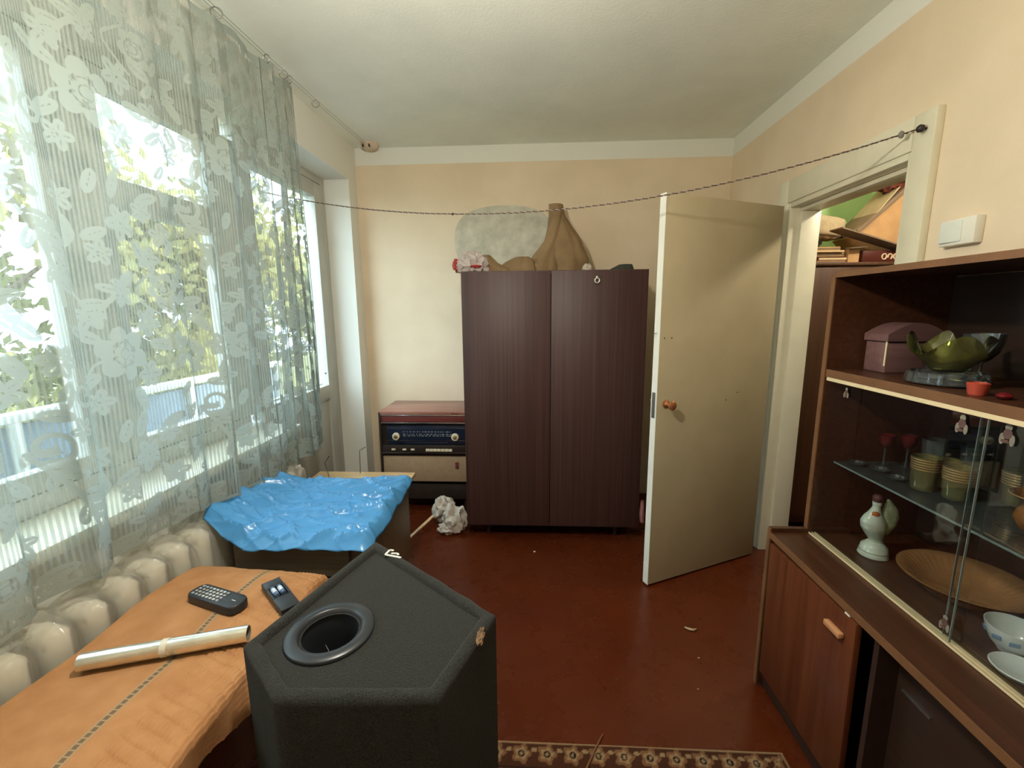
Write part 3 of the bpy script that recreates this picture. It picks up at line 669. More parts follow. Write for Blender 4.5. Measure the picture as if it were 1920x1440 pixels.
# ------------------------------------------------------------------ radiogram
RGT = wood('radiogram_lid_veneer', (.25, .105, .075), (.34, .16, .12), 0, rough=.25, fine=30, long=2)  # lid tone raised to carry the window's pinkish reflection in the colour
RGD = mat('radiogram_dark_lacquer', (.030, .022, .018), rough=.3, var=.15)
RGC = mat('beige_speaker_cloth', (.36, .25, .15), rough=.95, var=.08, nscale=40, bump=.5, bscale=500)
DIAL = mat('dial_glass', (.012, .018, .035), rough=.12, var=.2)
MARO = mat('maroon_veneer', (.15, .035, .030), rough=.3, var=.2, stretch=(2, 60, 60), nscale=1)
IVORY = mat('ivory_plastic', (.70, .60, .42), rough=.35, var=.05)
rgm = thing('radiogram', 'old radiogram with wooden lid and dial beside the wardrobe', 'radio', (-.785, 3.14, 0))
RX0, RX1, RY = -1.112, -.455, 2.945
MB().box(RX0+.012, RX1-.012, RY+.03, 3.32, .236, .742).build('carcass', RGD, rgm)
MB().box(RX0, RX0+.014, RY-.004, 3.325, .215, .762, .002).build('side_panel', RGD, rgm, 40)
MB().box(RX1-.014, RX1, RY-.004, 3.325, .215, .762, .002).build('side_panel', RGD, rgm, 40)
lid = MB().box(RX0+.002, RX1-.002, RY-.002, 3.33, .743, .768, .003).build('lid', RGT, rgm, 40)
MB().box(-.585, -.535, RY-.0045, RY-.002, .752, .757).build('badge', CHROME, lid)
MB().box(RX0+.0145, RX1-.0145, RY+.006, RY+.028, .690, .735, .002).build('maroon_band', MARO, rgm, 40)
for z_ in (.7385, .684): MB().box(RX0+.0145, RX1-.0145, RY+.001, RY+.012, z_-.0035, z_+.0035, .001).build('chrome_strip', CHROME, rgm, 40)
dl = MB().box(RX0+.055, RX1-.03, RY+.010, RY+.029, .525, .662, .002).build('dial_panel', DIAL, rgm, 40)
for z_ in (.645, .552): MB().box(RX0+.057, RX1-.032, RY+.008, RY+.010, z_-.0012, z_+.0012).build('dial_line', CHROME, dl)
rs = np.random.RandomState(5)
prt = MB()
for z_ in (.618, .600, .588):
    x_ = RX0+.17
    while x_ < RX1-.14:
        l = rs.uniform(.006, .020); prt.box(x_, x_+l, RY+.0085, RY+.0098, z_-.0022, z_+.0022); x_ += l+rs.uniform(.005, .016)
for i in range(24): prt.box(RX0+.19+i*.013, RX0+.192+i*.013, RY+.0085, RY+.0098, .536, .540)
prt.build('dial_lettering', GREYP, dl, kind='stuff')
def rknob(x, z, r):
    M = Vector((0, -1, 0)).to_track_quat('Z', 'Y').to_matrix()
    k = MB().lathe([(0, 0), (r, 0), (r, .012), (r*.92, .016), (r*.6, .017)], 24, (x, RY+.009, z), M=M).build('tuning_knob', IVORY, rgm, 40)
    MB().lathe([(0, .017), (r*.5, .017), (r*.5, .022), (0, .024)], 20, (x, RY+.009, z), M=M).build('knob_cap', mat('brass_cap', (.55, .40, .20), rough=.3, metal=.8), k, 40)
rknob(RX0+.120, .585, .027); rknob(RX1-.110, .582, .027)
MB().box(RX0+.0145, RX1-.0145, RY-.001, RY+.029, .462, .520, .004).build('key_ledge', RGD, rgm, 40)
MB().box(RX0+.0145, RX1-.0145, RY-.0035, RY-.001, .461, .4645).build('chrome_strip', CHROME, rgm)
for i in range(7): MB().box(RX0+.335+i*.0275, RX0+.335+i*.0275+.0255, RY-.012, RY-.001, .478, .496, .002).build('piano_key', IVORY, rgm, 40)
for x_ in (.085, .165, .225): MB().box(RX0+x_, RX0+x_+.028, RY-.010, RY-.001, .484, .496, .002).build('button', IVORY, rgm, 40)
MB().box(RX0+.0145, RX1-.0145, RY+.008, RY+.0295, .245, .432, .002).build('speaker_cloth', RGC, rgm, 40)
MB().box(RX1-.115, RX1-.090, RY+.003, RY+.008, .345, .395, .001).build('emblem', MARO, rgm, 40, label='small dark red emblem on the speaker cloth')
MB().box(RX0+.03, RX1-.03, RY+.02, 3.30, .105, .214, .003).build('plinth', RGD, rgm, 40)
for x_ in (RX0+.05, RX1-.05):
    for y_ in (RY+.06, 3.26): MB().tube([(x_, y_, 0), (x_, y_, .105)], [.012, .02], 10).build('leg', RGD, rgm, 50)

# ------------------------------------------------------------------ table with the blue sheet
T2 = wood('dark_table_veneer', (.12, .085, .052), (.19, .14, .088), 0, rough=.4, fine=40, long=2)
T2T = wood('yellow_lacquered_top', (.46, .30, .13), (.60, .42, .20), 0, rough=.22, fine=25, long=2, coat=.3)
tb2 = thing('sewing_table', 'low brown table with a glossy yellowish top under the blue sheet', 'table', (-.88, 1.75, 0))
MB().box(-1.120, -.612, 1.418, 2.095, .630, .650, .004).build('tabletop', T2T, tb2, 40)
MB().box(-1.130, -.645, 1.440, 2.06, .20, .629, .003).build('cabinet_body', T2, tb2, 40)
MB().box(-1.10, -.68, 1.424, 1.4395, .50, .620, .003).build('drawer_front', T2, tb2, 40)
MB().box(-1.10, -.68, 1.424, 1.4395, .21, .49, .003).build('door_panel', T2, tb2, 40)
for x_ in (-1.11, -.665):
    for y_ in (1.465, 2.035): MB().tube([(x_, y_, 0), (x_, y_, .2)], [.012, .022], 10).build('leg', T2, tb2, 50)
BLUE = film('blue_polythene', (.085, .33, .66), .96, rough=.27, transl=.15)
def blue_fn(s, t):
    # s left to right, t near (0) to far (1)
    nl, nr, fl, fr_ = Vector((-1.20, 1.372)), Vector((-.585, 1.378)), Vector((-1.185, 1.90)), Vector((-.600, 1.995))
    p = (nl*(1-s)+nr*s)*(1-t)+(fl*(1-s)+fr_*s)*t
    x, y = p.x, p.y
    z = .6555
    a = x*8+y*3
    rid = lambda q, sd: (1-abs(noise.noise((q[0], q[1], sd)))*2)
    al, ac = x*.80+y*.60, -x*.60+y*.80                 # along and across the creases
    wr = max(0, rid((al*1.6, ac*8+1.2*noise.noise((al*3, ac*3, 1))), 3))**7*.020+max(0, rid((al*3, ac*19), 7))**6*.009+max(0, rid((x*5+y*14, x*4-y*3), 11))**8*.012+max(0, rid((al*9, ac*44), 17))**4*.0022
    edge = min(s/.08, (1-s)/.05, t/.06, (1-t)/.06, 1)
    z += .0075+wr*(.35+.65*max(0, edge))+.005*(1+noise.noise((x*4, y*4, 2)))
    if t < .09:                                    # front overhang
        k = (.09-t)/.09; z -= .045*k+.003*math.sin(x*60)*k; y += .012*k
    if s < .24:                                    # left tip climbs onto the radiator
        k = (.24-s)/.24; z += .075*k**1.3*(1-.4*t)+.01*math.sin(y*40)*k; x -= .035*k; y += .06*k*(1-t)
        if t < .09: z += .02*k
    if s > .93:
        k = (s-.93)/.07; z -= .045*k*k*(1 if t < .8 else .6)+.004*math.sin(y*50)*k
    y += .010*noise.noise((x*9, 3, t*2))*(1 if t > .9 else .3); x += .010*noise.noise((5, y*9, 1))*(1 if s > .9 or s < .1 else 0)
    return (x, y, z)
o = MB().grid(150, 110, blue_fn).build('blue_sheet', BLUE, None, 60, loc=(-.88, 1.68, .65), solid=.0012); tag(o, 'crinkled bright blue plastic sheet spread over the low table', 'plastic sheet')
an = thing('wire_antenna', 'bent thin wire antenna rods standing on the table behind the blue sheet', 'antenna', (-.96, 2.04, .65))
MB().tube([(-1.03, 2.012, .651), (-1.066, 2.05, .711), (-1.041, 2.05, .748)], .0022, 6).build('rod', DARKM, an, 60)
MB().tube([(-.892, 2.066, .651), (-.890, 2.07, .771), (-.858, 2.07, .791)], .0018, 6).build('rod', DARKM, an, 60)

# ------------------------------------------------------------------ table with the orange towel
tb1 = thing('side_table', 'narrow table hidden under the orange towel beside the radiator', 'table', (-.92, .75, 0))
MB().box(-1.152, -.700, .12, 1.235, .595, .615, .004).build('tabletop', T2, tb1, 40)
MB().box(-1.13, -.725, .15, 1.205, .50, .594).build('apron', T2, tb1)
for x_ in (-1.12, -.735):
    for y_ in (.16, 1.19): MB().tube([(x_, y_, 0), (x_, y_, .594)], [.014, .024], 10).build('leg', T2, tb1, 50)
def towel_mat():
    m, nt, b, out = nodes_of('orange_towel_weave')
    tc = N(nt, 'ShaderNodeTexCoord'); uv = N(nt, 'ShaderNodeUVMap'); sx = N(nt, 'ShaderNodeSeparateXYZ'); nt.links.new(uv.outputs[0], sx.inputs[0])
    ns = N(nt, 'ShaderNodeTexNoise', Scale=14.0, Detail=4.0); nt.links.new(uv.outputs[0], ns.inputs['Vector'])
    rp = N(nt, 'ShaderNodeValToRGB'); rp.color_ramp.elements[0].position = .3; rp.color_ramp.elements[1].position = .7
    rp.color_ramp.elements[0].color = rgb((.345, .165, .068)); rp.color_ramp.elements[1].color = rgb((.425, .215, .094)); nt.links.new(ns.outputs['Fac'], rp.inputs[0])
    def band(sock, c, w_):
        a = N(nt, 'ShaderNodeMath', operation='SUBTRACT'); a.inputs[1].default_value = c; nt.links.new(sock, a.inputs[0])
        b_ = N(nt, 'ShaderNodeMath', operation='ABSOLUTE'); nt.links.new(a.outputs[0], b_.inputs[0])
        c_ = N(nt, 'ShaderNodeMath', operation='LESS_THAN'); c_.inputs[1].default_value = w_; nt.links.new(b_.outputs[0], c_.inputs[0]); return c_.outputs[0]
    def mixc(fac, prev, col):
        mx = N(nt, 'ShaderNodeMix', data_type='RGBA'); nt.links.new(fac, mx.inputs['Factor']); nt.links.new(prev, mx.inputs[6]); mx.inputs[7].default_value = rgb(col); return mx.outputs[2]
    c1 = mixc(band(sx.outputs['X'], .262, .0105), rp.outputs[0], (.33, .225, .125))
    # key pattern inside the band
    wv = N(nt, 'ShaderNodeMath', operation='MULTIPLY'); wv.inputs[1].default_value = 2*PI/.0125; nt.links.new(sx.outputs['Y'], wv.inputs[0])
    sn = N(nt, 'ShaderNodeMath', operation='SINE'); nt.links.new(wv.outputs[0], sn.inputs[0])
    gt = N(nt, 'ShaderNodeMath', operation='GREATER_THAN'); gt.inputs[1].default_value = -.72; nt.links.new(sn.outputs[0], gt.inputs[0])
    an_ = N(nt, 'ShaderNodeMath', operation='MULTIPLY'); nt.links.new(gt.outputs[0], an_.inputs[0]); nt.links.new(band(sx.outputs['X'], .262, .0052), an_.inputs[1])
    c2 = mixc(an_.outputs[0], c1, (.15, .105, .062))
    nt.links.new(c2, b.inputs['Base Color']); b.inputs['Roughness'].default_value = .95; b.inputs['Specular IOR Level'].default_value = .1
    nb = N(nt, 'ShaderNodeTexNoise', Scale=420.0, Detail=2.0); nt.links.new(uv.outputs[0], nb.inputs['Vector'])
    bp = N(nt, 'ShaderNodeBump', Strength=.5, Distance=.002); nt.links.new(nb.outputs['Fac'], bp.inputs['Height']); nt.links.new(bp.outputs[0], b.inputs['Normal'])
    return m
def towel():
    NU, NV = 210, 400; V = []; UV = []
    for j in range(NV):
        y = .14+1.175*j/(NV-1)
        for i in range(NU):
            u = .56*i/(NU-1)                                   # along x then down the right side
            rx = -.690+.012*noise.noise((y*6, 1, 1))
            lx = -1.165-.012*noise.noise((y*5, 7, 1)); Ltop = rx-lx
            z = .6220+.0030*noise.noise((u*7, y*7, 0))+.0016*noise.noise((u*16, y*5, 8))+.0012*noise.noise((u*30, y*30, 5))
            # crinkled weave block right of the band
            if u > .315:                                       # crinkled weave block: cross grooves and fine lengthwise ridges
                g = ((y+.35*(u-.3)+.004*noise.noise((u*14, y*9, 2))) % .031)-.0155; k = min(1, (u-.315)/.02)
                z += k*(.0022*(1-abs(g)/.0155)**.5-.0030*max(0, 1-abs(abs(g)-.0155)/.004)+.0011*math.sin(u*2*PI/.013+3*noise.noise((u*9, y*12, 6))))
            if .285 < u < .315: z += .0016*math.sin((u-.285)/.03*PI)
            z += .006*max(0, noise.noise((u*3+y*1.5, y*4, 9)))
            if u <= Ltop-.02: x = lx+u
            elif u <= Ltop+.02:
                a = (u-Ltop+.02)/.04*PI/2; x = rx-.02+.022*math.sin(a); z -= .022*(1-math.cos(a))
            else:
                k = u-Ltop-.02; x = rx+.002+.022*math.sin(y*21+2)*min(1, k/.1)+.02*k/.2; z -= .022+k
            yy = y
            if j > NV-28:                                      # far hem folds over the edge
                k = (j-(NV-28))/27; z -= .020*k*k; yy += .010*noise.noise((u*8, 0, 3))*k
            yy += -.09*max(0, (u-.10))*max(0, (y-.9)/.4)       # far edge runs back towards the room
            V.append((x, yy, z)); UV.append((u, y))
    F = [(j*NU+i, j*NU+i+1, (j+1)*NU+i+1, (j+1)*NU+i) for j in range(NV-1) for i in range(NU-1)]
    m = MB().add(V, F); o = m.build('orange_towel', towel_mat(), None, 60, loc=(-.92, .75, .62))
    me = o.data; uvl = me.uv_layers.new(name='UVMap'); li = np.empty(len(me.loops), np.int32); me.loops.foreach_get('vertex_index', li)
    uvl.data.foreach_set('uv', np.array(UV, np.float32)[li].ravel())
    tag(o, 'orange woven towel with a dark key pattern stripe spread over the narrow table', 'towel')
towel()

# tube, remotes
FOIL = mat('gold_foil', (.78, .74, .62), rough=.20, metal=.85, var=.12, nscale=20, bump=.1, bscale=40)
ft = thing('foil_tube', 'shiny pale gold tube lying across the orange towel', 'tube', (-.92, .905, .625))
A, B = Vector((-1.085, .853, .647)), Vector((-.742, .962, .647)); D_ = (B-A).normalized()
def tubewall(a, b, r0, r1): 
    Q = D_.to_track_quat('Z', 'Y').to_matrix(); L = (b-a).length
    return MB().lathe([(r0, 0), (r0, L), (r1, L), (r1, 0), (r0, 0)], 28, a, M=Q)
tubewall(A, B, .0205, .0185).build('tube_wall', FOIL, ft, 50)
mid = A+(B-A)*.47; tubewall(mid, mid+D_*.014, .0213, .0206).build('tape_band', mat('clear_tape', (.60, .56, .46), rough=.3, var=.1), ft, 50)
rm = thing('remote_control', 'black remote control lying buttons up on the orange towel', 'remote', (-.93, 1.10, .628), rotz=-.30)
def rr(w_, h, r, n=5):
    return [(sx_*(w_-r)+r*math.cos(a), sy_*(h-r)+r*math.sin(a)) for (sx_, sy_, a0) in ((1, 1, 0), (-1, 1, PI/2), (-1, -1, PI), (1, -1, 1.5*PI)) for a in np.linspace(a0, a0+PI/2, n)]
def slab(poly, z0, z1, b, mb=None):
    mb = mb or MB(); n = len(poly); rings = [(1-b*1.6, z0), (1, z0+b*.3/10), (1, z1-.006), (1-b*1.2, z1-.001), (1-b*2.4, z1)]
    V = [(p[0]*k, p[1]*k, z) for k, z in rings for p in poly]
    F = [tuple(range(n-1, -1, -1)), tuple((len(rings)-1)*n+i for i in range(n))]+[(r*n+i, r*n+(i+1) % n, (r+1)*n+(i+1) % n, (r+1)*n+i) for r in range(len(rings)-1) for i in range(n)]
    return mb.add(V, F)
slab(rr(.098, .030, .022), 0, .024, .02).build('case', BLACKP, rm, 50, local=True)
BTN = mat('pale_button', (.42, .44, .42), rough=.5, var=.1)
k = 0
for i in range(8):
    for j in range(4):
        x_, y_ = -.078+i*.0145, -.017+j*.0113
        big = 3 <= i <= 6
        MB().box(x_-.0045, x_+.0045, y_-.0036, y_+.0036, .0235, .0262, .0008).build('button', BTN if big else GREYP, rm, 40, local=True)
MB().box(.060, .075, -.0008, .0008, .0238, .0243).build('logo_mark', WHITEPL, rm, local=True)
r2m = thing('remote_control', 'dark remote control lying face down with its battery bay open', 'remote', (-.755, 1.125, .628), rotz=-.72)
m = MB(); m.box(-.088, .088, -.026, .026, 0, .008, .002); m.box(-.088, -.045, -.026, .026, .008, .019, .002); m.box(.015, .088, -.026, .026, .008, .019, .002); m.box(-.045, .015, -.026, -.0195, .008, .019); m.box(-.045, .015, .0195, .026, .008, .019)
m.build('case', BLACKP, r2m, 40, local=True)
BAT = mat('battery_wrap', (.10, .16, .28), rough=.3, metal=.4, var=.3); BATP = mat('battery_label', (.62, .68, .74), rough=.35, metal=.3)
for y_ in (-.009, .009):
    b_ = MB().tube([(-.041, y_, .0165), (.006, y_, .0165)], .0072, 14).build('battery', BAT, r2m, 40, local=True)
    MB().tube([(-.032, y_, .0165), (-.010, y_, .0165)], .00735, 14).build('battery_label', BATP, b_, 40, local=True)
    MB().tube([(.006, y_, .0165), (.009, y_, .0165)], .0025, 8).build('battery_tip', STEEL, b_, 40, local=True)

# ------------------------------------------------------------------ carpeted loudspeaker box
def carpet_mat():
    m = mat('charcoal_felt', (.004, .004, .004), rough=1, nscale=330, col2=(.036, .037, .033), bump=1.0, bscale=420, spec=.05)
    b = m.node_tree.nodes['Principled BSDF']; b.inputs['Sheen Weight'].default_value = .12; b.inputs['Sheen Roughness'].default_value = .6; b.inputs['Sheen Tint'].default_value = (.75, .75, .7, 1); return m
FELT = carpet_mat()
SP = [Vector(p) for p in ((-.506, 1.254), (-.092, .930), (-.182, .691), (-.491, .678), (-.641, .809))]
cen = sum(SP, Vector((0, 0)))/5
def inset(poly, d):
    out_ = []
    n = len(poly)
    for i in range(n):
        p0, p1, p2 = poly[i-1], poly[i], poly[(i+1) % n]
        e1 = (p1-p0).normalized(); e2 = (p2-p1).normalized()
        n1 = Vector((e1.y, -e1.x)); n2 = Vector((e2.y, -e2.x))
        bis = (n1+n2).normalized(); out_.append(p1+bis*d/max(.3, bis.dot(n1)))
    return out_
ins = 1 if (inset(SP, .01)[0]-cen).length < (SP[0]-cen).length else -1
spk = thing('subwoofer_box', 'charcoal felt covered loudspeaker box with a round port standing on the floor', 'loudspeaker', (-.38, .89, 0))
ZT = .75; rings = [(0, .0125), (0, ZT-.012), (.004, ZT-.003), (.010, ZT), (.024, ZT), (.029, ZT-.004), (.031, ZT-.016)]
V = []; 
NS = 12
def sub(poly): return [poly[i]*(1-k/NS)+poly[(i+1) % 5]*(k/NS) for i in range(5) for k in range(NS)]
for d, z in rings: 
    for q in sub(inset(SP, ins*d)):
        wv_ = .0022*noise.noise((q.x*40, q.y*40, z*9)) if z > .5 else 0
        V.append((q.x+wv_, q.y+wv_, z+wv_*(1 if z > ZT-.01 else 0)))
n5 = 5*NS
F = [(r*n5+i, r*n5+(i+1) % n5, (r+1)*n5+(i+1) % n5, (r+1)*n5+i) for r in range(len(rings)-1) for i in range(n5)]+[tuple(range(n5-1, -1, -1))]
MB().add(V, F).build('cabinet_shell', FELT, spk, 50)
# recessed baffle with a port hole
pc = Vector((-.472, .868)); PR = .062
inn = sub(inset(SP, ins*.0295)); hole = []
for q in inn: d = (q-pc).normalized(); hole.append(pc+d*PR)
V = [(q.x, q.y, ZT-.014) for q in inn]+[(q.x, q.y, ZT-.014) for q in hole]
MB().add(V, [(i, (i+1) % n5, n5+(i+1) % n5, n5+i) for i in range(n5)]).build('baffle', FELT, spk, 50)
PORTM = mat('satin_black_port', (.022, .025, .029), rough=.33, var=.08)
MB().lathe([(.098, ZT-.014), (.0985, ZT-.008), (.096, ZT-.005), (.074, ZT-.004), (.070, ZT-.006), (.0665, ZT-.014), (.0635, ZT-.032), (.061, ZT-.06), (.060, ZT-.55)], 48, (pc.x, pc.y, 0), cap=False).build('port_flange', PORTM, spk, 50)
MB().lathe([(.0, ZT-.55), (.0605, ZT-.55)], 32, (pc.x, pc.y, 0)).build('port_bottom', mat('port_shade', (.004, .004, .004), rough=1, spec=0), spk)  # near-black disc: the shade deep in the port is painted in
WEB = mat('dusty_web', (.20, .20, .19), rough=.9)
wb = MB()
for i, a in enumerate((.6, 2.3, 3.9, 5.2)): wb.tube([(pc.x+.004*i, pc.y, ZT-.10), (pc.x+.03*math.cos(a)+.006*math.sin(i), pc.y+.03*math.sin(a), ZT-.095), (pc.x+.058*math.cos(a), pc.y+.058*math.sin(a), ZT-.085)], .0007, 4)
wb.build('cobweb', WEB, spk)
# white maker's mark on the far rim and the torn corner
e1 = (SP[1]-SP[0]).normalized(); nrm = Vector((-e1.y, e1.x)); nrm = nrm if (nrm.dot(SP[0]-cen) > 0) else -nrm
def rimpt(s, o_, z=ZT+.0012): q = SP[0]+e1*s+nrm*o_; return Vector((q.x, q.y, z))
LOGO = mat('white_mark', (.66, .66, .60), rough=.6, var=.05)
for pts in ([(.100, -.030), (.088, -.006), (.100, -.001)], [(.100, -.030), (.150, -.009)], [(.108, -.015), (.122, -.003), (.132, -.006)]):
    P_ = [rimpt(*p) for p in pts]
    for a, b in zip(P_[:-1], P_[1:]):
        d = (b-a); s_ = d.cross(Vector((0, 0, 1))).normalized()
        MB().obox((a+b)/2, d/2, s_*.0032, Vector((0, 0, .0008))).build('maker_mark', LOGO, spk, label='white angular mark on the felt rim')
lump((-.121, .858, ZT-.002), .010, .034, .006, 31, .4, 24, 12).build('torn_patch', mat('torn_fibre', (.22, .12, .05), rough=.95, nscale=90, col2=(.06, .04, .03)), spk, 40, label='torn brown corner showing fibreboard')

# ------------------------------------------------------------------ display cabinet on the right
cab = thing('display_cabinet', 'dark glazed display cabinet with glass shelves along the right wall', 'cabinet', (1.13, .85, 0))
CY0, CY1 = .22, 1.545
sidep = [(.872, .012), (.872, .668), (1.0, .668), (1.0, 1.570), (1.014, 1.586), (1.385, 1.586), (1.385, .012)]
for (y0, y1) in ((1.527, CY1), (CY0, CY0+.018)):
    p_ = MB().prism([(a+.0025, b) for a, b in sidep[:5]]+sidep[5:], y0, y1, 'y').build('side_panel', CABW, cab)
    MB().box(.8695, .8745, y0, y1, .012, .668).build('edge_band', CABEDGE, p_)
    MB().box(.8745, 1.0, y0, y1, .6681, .6700).build('edge_band', CABW, p_)
    MB().box(.9985, 1.0025, y0-.0004, y1+.0004, .6701, 1.575).build('edge_band', CABEDGE, p_)
MB().box(1.0, 1.385, CY0+.0185, 1.5265, 1.568, 1.586, .001).build('top_board', CABW, cab)
MB().box(.998, 1.0, CY0+.0185, 1.5265, 1.568, 1.586).build('top_edge', CABEDGE, cab)
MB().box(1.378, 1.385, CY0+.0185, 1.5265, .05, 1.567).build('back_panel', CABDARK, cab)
MB().box(.872, 1.3775, CY0+.0185, 1.5265, .632, .655, .001).build('counter_board', CABW, cab)
MB().box(.8695, .872, CY0+.0185, 1.5265, .632, .655).build('counter_edge', CABEDGE, cab)
MB().box(1.006, 1.3775, CY0+.0185, 1.5265, 1.236, 1.262, .001).build('shelf', CABW, cab)
MB().box(1.0035, 1.006, CY0+.0185, 1.5265, 1.236, 1.262).build('shelf_edge', CABEDGE, cab)
MB().box(1.004, 1.024, CY0+.019, 1.522, 1.2235, 1.2355, .001).build('top_track', CREAM, cab)
tk = MB()
MB().box(1.003, 1.025, CY0+.019, 1.522, .6552, .6564).build('bottom_track', CABDARK, cab)
for x_ in (1.003, 1.0135, 1.0235): MB().box(x_, x_+.0018, CY0+.019, 1.522, .6565, .6625).build('track_ridge', CREAM, cab)
MB().box(1.0065, 1.0105, .985, 1.520, .6640, 1.2230).build('sliding_pane', CGLASS, cab)
MB().box(1.0185, 1.0225, CY0+.03, 1.012, .6640, 1.2230).build('sliding_pane', CGLASS, cab)
EDGG = mat('ground_glass_edge', (.17, .22, .21), rough=.3, var=.1)
MB().box(1.0062, 1.0108, .9835, .9849, .6640, 1.2230).build('pane_edge', EDGG, cab); MB().box(1.0182, 1.0228, 1.0121, 1.0135, .6640, 1.2230).build('pane_edge', EDGG, cab)
gs = MB().box(1.066, 1.3775, CY0+.019, 1.5265, .9260, .9315).build('glass_shelf', SHELFG, cab)
MB().box(1.0645, 1.0659, CY0+.019, 1.5265, .9260, .9315).build('shelf_rim', EDGG, gs)
# lower part: one door, then a recessed bay
MB().box(.905, 1.3775, CY0+.0185, 1.5265, .050, .068).build('bottom_board', CABW, cab)
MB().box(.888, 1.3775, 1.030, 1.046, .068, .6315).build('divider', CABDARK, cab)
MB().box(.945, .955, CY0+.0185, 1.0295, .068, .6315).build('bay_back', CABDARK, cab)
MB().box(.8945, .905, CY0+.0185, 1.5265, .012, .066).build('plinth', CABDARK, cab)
Ms = Matrix.Translation(Vector((.877, 1.508, .09))) @ Matrix.Rotation(-.016, 4, 'X')
t_ = MB().box(-.0085, .0085, -.430, 0, .0, .528, .0015); t_.v = [tuple(Ms @ Vector(p)) for p in t_.v]
cd = t_.build('door', CABDOOR, cab, 40)
HANDW = wood('handle_wood', (.42, .19, .08), (.56, .29, .14), 1, rough=.4, fine=60, long=3)
t_ = MB().box(-.026, -.009, -.395, -.330, .455, .472, .003); t_.v = [tuple(Ms @ Vector(p)) for p in t_.v]
t_.build('handle', HANDW, cd, 40, label='pale wooden block handle')
t_ = MB().box(-.006, .006, -.400, -.382, .528, .533); t_.v = [tuple(Ms @ Vector(p)) for p in t_.v]; t_.build('catch', WHITEPL, cd)
MB().box(.9395, .9445, .93, 1.01, .500, .505).build('inner_strip', STEEL, cab)

# stickers on the panes
STK = [mat('sticker_pale', (.20, .185, .145), rough=.5, var=.2, nscale=60), mat('sticker_rose', (.10, .055, .045), rough=.5, var=.2, nscale=60)]
def sticker(y, z, s, x, label):
    t = thing('pane_sticker', label, 'sticker', (x, y, z))
    for (dy_, dz_, ry, rz, k) in ((0, .016, .007, .007, 0), (0, .002, .009, .011, 1), (-.010, -.010, .005, .012, 0), (.010, -.010, .005, .012, 0), (.003, -.014, .009, .004, 1)):
        poly = [(y+s*(dy_+ry*math.cos(a)), z+s*(dz_+rz*math.sin(a))) for a in np.linspace(0, 2*PI, 14, endpoint=False)]
        MB().prism(poly, x-.0007-.0001*k, x-.0001, 'x').build('print_patch', STK[k], t)
sticker(1.424, 1.198, .75, 1.0065, 'tiny pale transfer sticker in the far top corner of the glass pane')
sticker(1.040, 1.196, 1.0, 1.0065, 'pale seated figure transfer sticker near the pane overlap')
sticker(.952, 1.196, 1.05, 1.0185, 'rose and cream figure transfer sticker on the near sliding pane')
sticker(1.000, .704, .9, 1.0065, 'small pale transfer sticker low on the pane above the track')

# upper open shelf
CASK = wood('casket_wood', (.115, .055, .050), (.17, .090, .082), 0, rough=.45, fine=50, long=3)
ck = thing('wooden_casket', 'purplish brown wooden casket with an arched lid on the upper shelf', 'casket', (1.19, 1.47, 1.262))
MB().box(1.115, 1.283, 1.425, 1.515, 1.2625, 1.360, .003).build('box', CASK, ck, 40)
arc = [(1.110+.178*i/16, 1.363+.022+.036*math.sin(PI*i/16)) for i in range(17)]
MB().prism([(1.110, 1.363)]+arc+[(1.288, 1.363)], 1.420, 1.520, 'y').build('lid', CASK, ck, 25)
MB().box(1.1125, 1.1145, 1.4245, 1.430, 1.285, 1.375).build('corner_trim', CREAM, ck)
GREENB = GREENG
CLEARB = GLASSW
bx_, by_ = 1.112, 1.215
o = MB().lathe([(0, 1.264), (.076, 1.264), (.082, 1.268), (.080, 1.293), (.074, 1.297), (.069, 1.285), (0, 1.281)], 40, (bx_, by_, 0), fn=lambda r, z, t, i: (r*(1+.03*math.cos(16*t)), z)).build('glass_dish', CLEARB, None, 40, loc=(bx_, by_, 1.263)); tag(o, 'thick clear ribbed glass dish under the green bowl', 'dish')
def wavy(r, z, t, i):
    k = max(0, (z-1.302)/.062); return (r*(1+.20*k*math.cos(4*t+.6)), z+.024*k*math.cos(4*t+2.2)+.008*k*math.cos(7*t))
o = MB().lathe([(0, 1.290), (.034, 1.291), (.048, 1.302), (.060, 1.324), (.073, 1.346), (.083, 1.364), (.079, 1.366), (.069, 1.350), (.054, 1.327), (.041, 1.308), (.025, 1.301), (0, 1.300)], 64, (bx_, by_, 0.0075), fn=wavy).build('green_bowl', GREENB, None, 60, loc=(bx_, by_, 1.297)); tag(o, 'wavy edged green glass bowl on the upper shelf', 'bowl')
o = MB().lathe([(0, 1.2632), (.030, 1.2635), (.006, 1.267), (.0045, 1.275), (.0045, 1.315), (.018, 1.324), (.033, 1.345), (.041, 1.372), (.043, 1.396), (.0415, 1.396), (.039, 1.372), (.031, 1.347), (.016, 1.328), (0, 1.324)], 36, (1.235, 1.255, 0)).build('goblet', GLASSW, None, 60, loc=(1.235, 1.255, 1.263)); tag(o, 'clear stemmed glass goblet behind the green bowl', 'goblet')
REDP = mat('red_plastic', (.38, .06, .035), rough=.35, var=.08)
o = MB().lathe([(0, 1.2625), (.016, 1.2625), (.019, 1.276), (.021, 1.290), (.017, 1.292), (.015, 1.280), (0, 1.278)], 28, (1.052, 1.065, 0)).build('plastic_pot', REDP, None, 50, loc=(1.052, 1.065, 1.262)); tag(o, 'little red plastic pot at the front of the upper shelf', 'pot')
o = MB().lathe([(0, 1.2625), (.012, 1.264), (.015, 1.270), (.010, 1.276), (0, 1.278)], 20, (1.06, 1.012, 0)).build('bead', mat('dark_red_bead', (.12, .01, .012), rough=.1), None, 60, loc=(1.06, 1.012, 1.262)); tag(o, 'dark red glass bead beside the red plastic pot', 'bead')

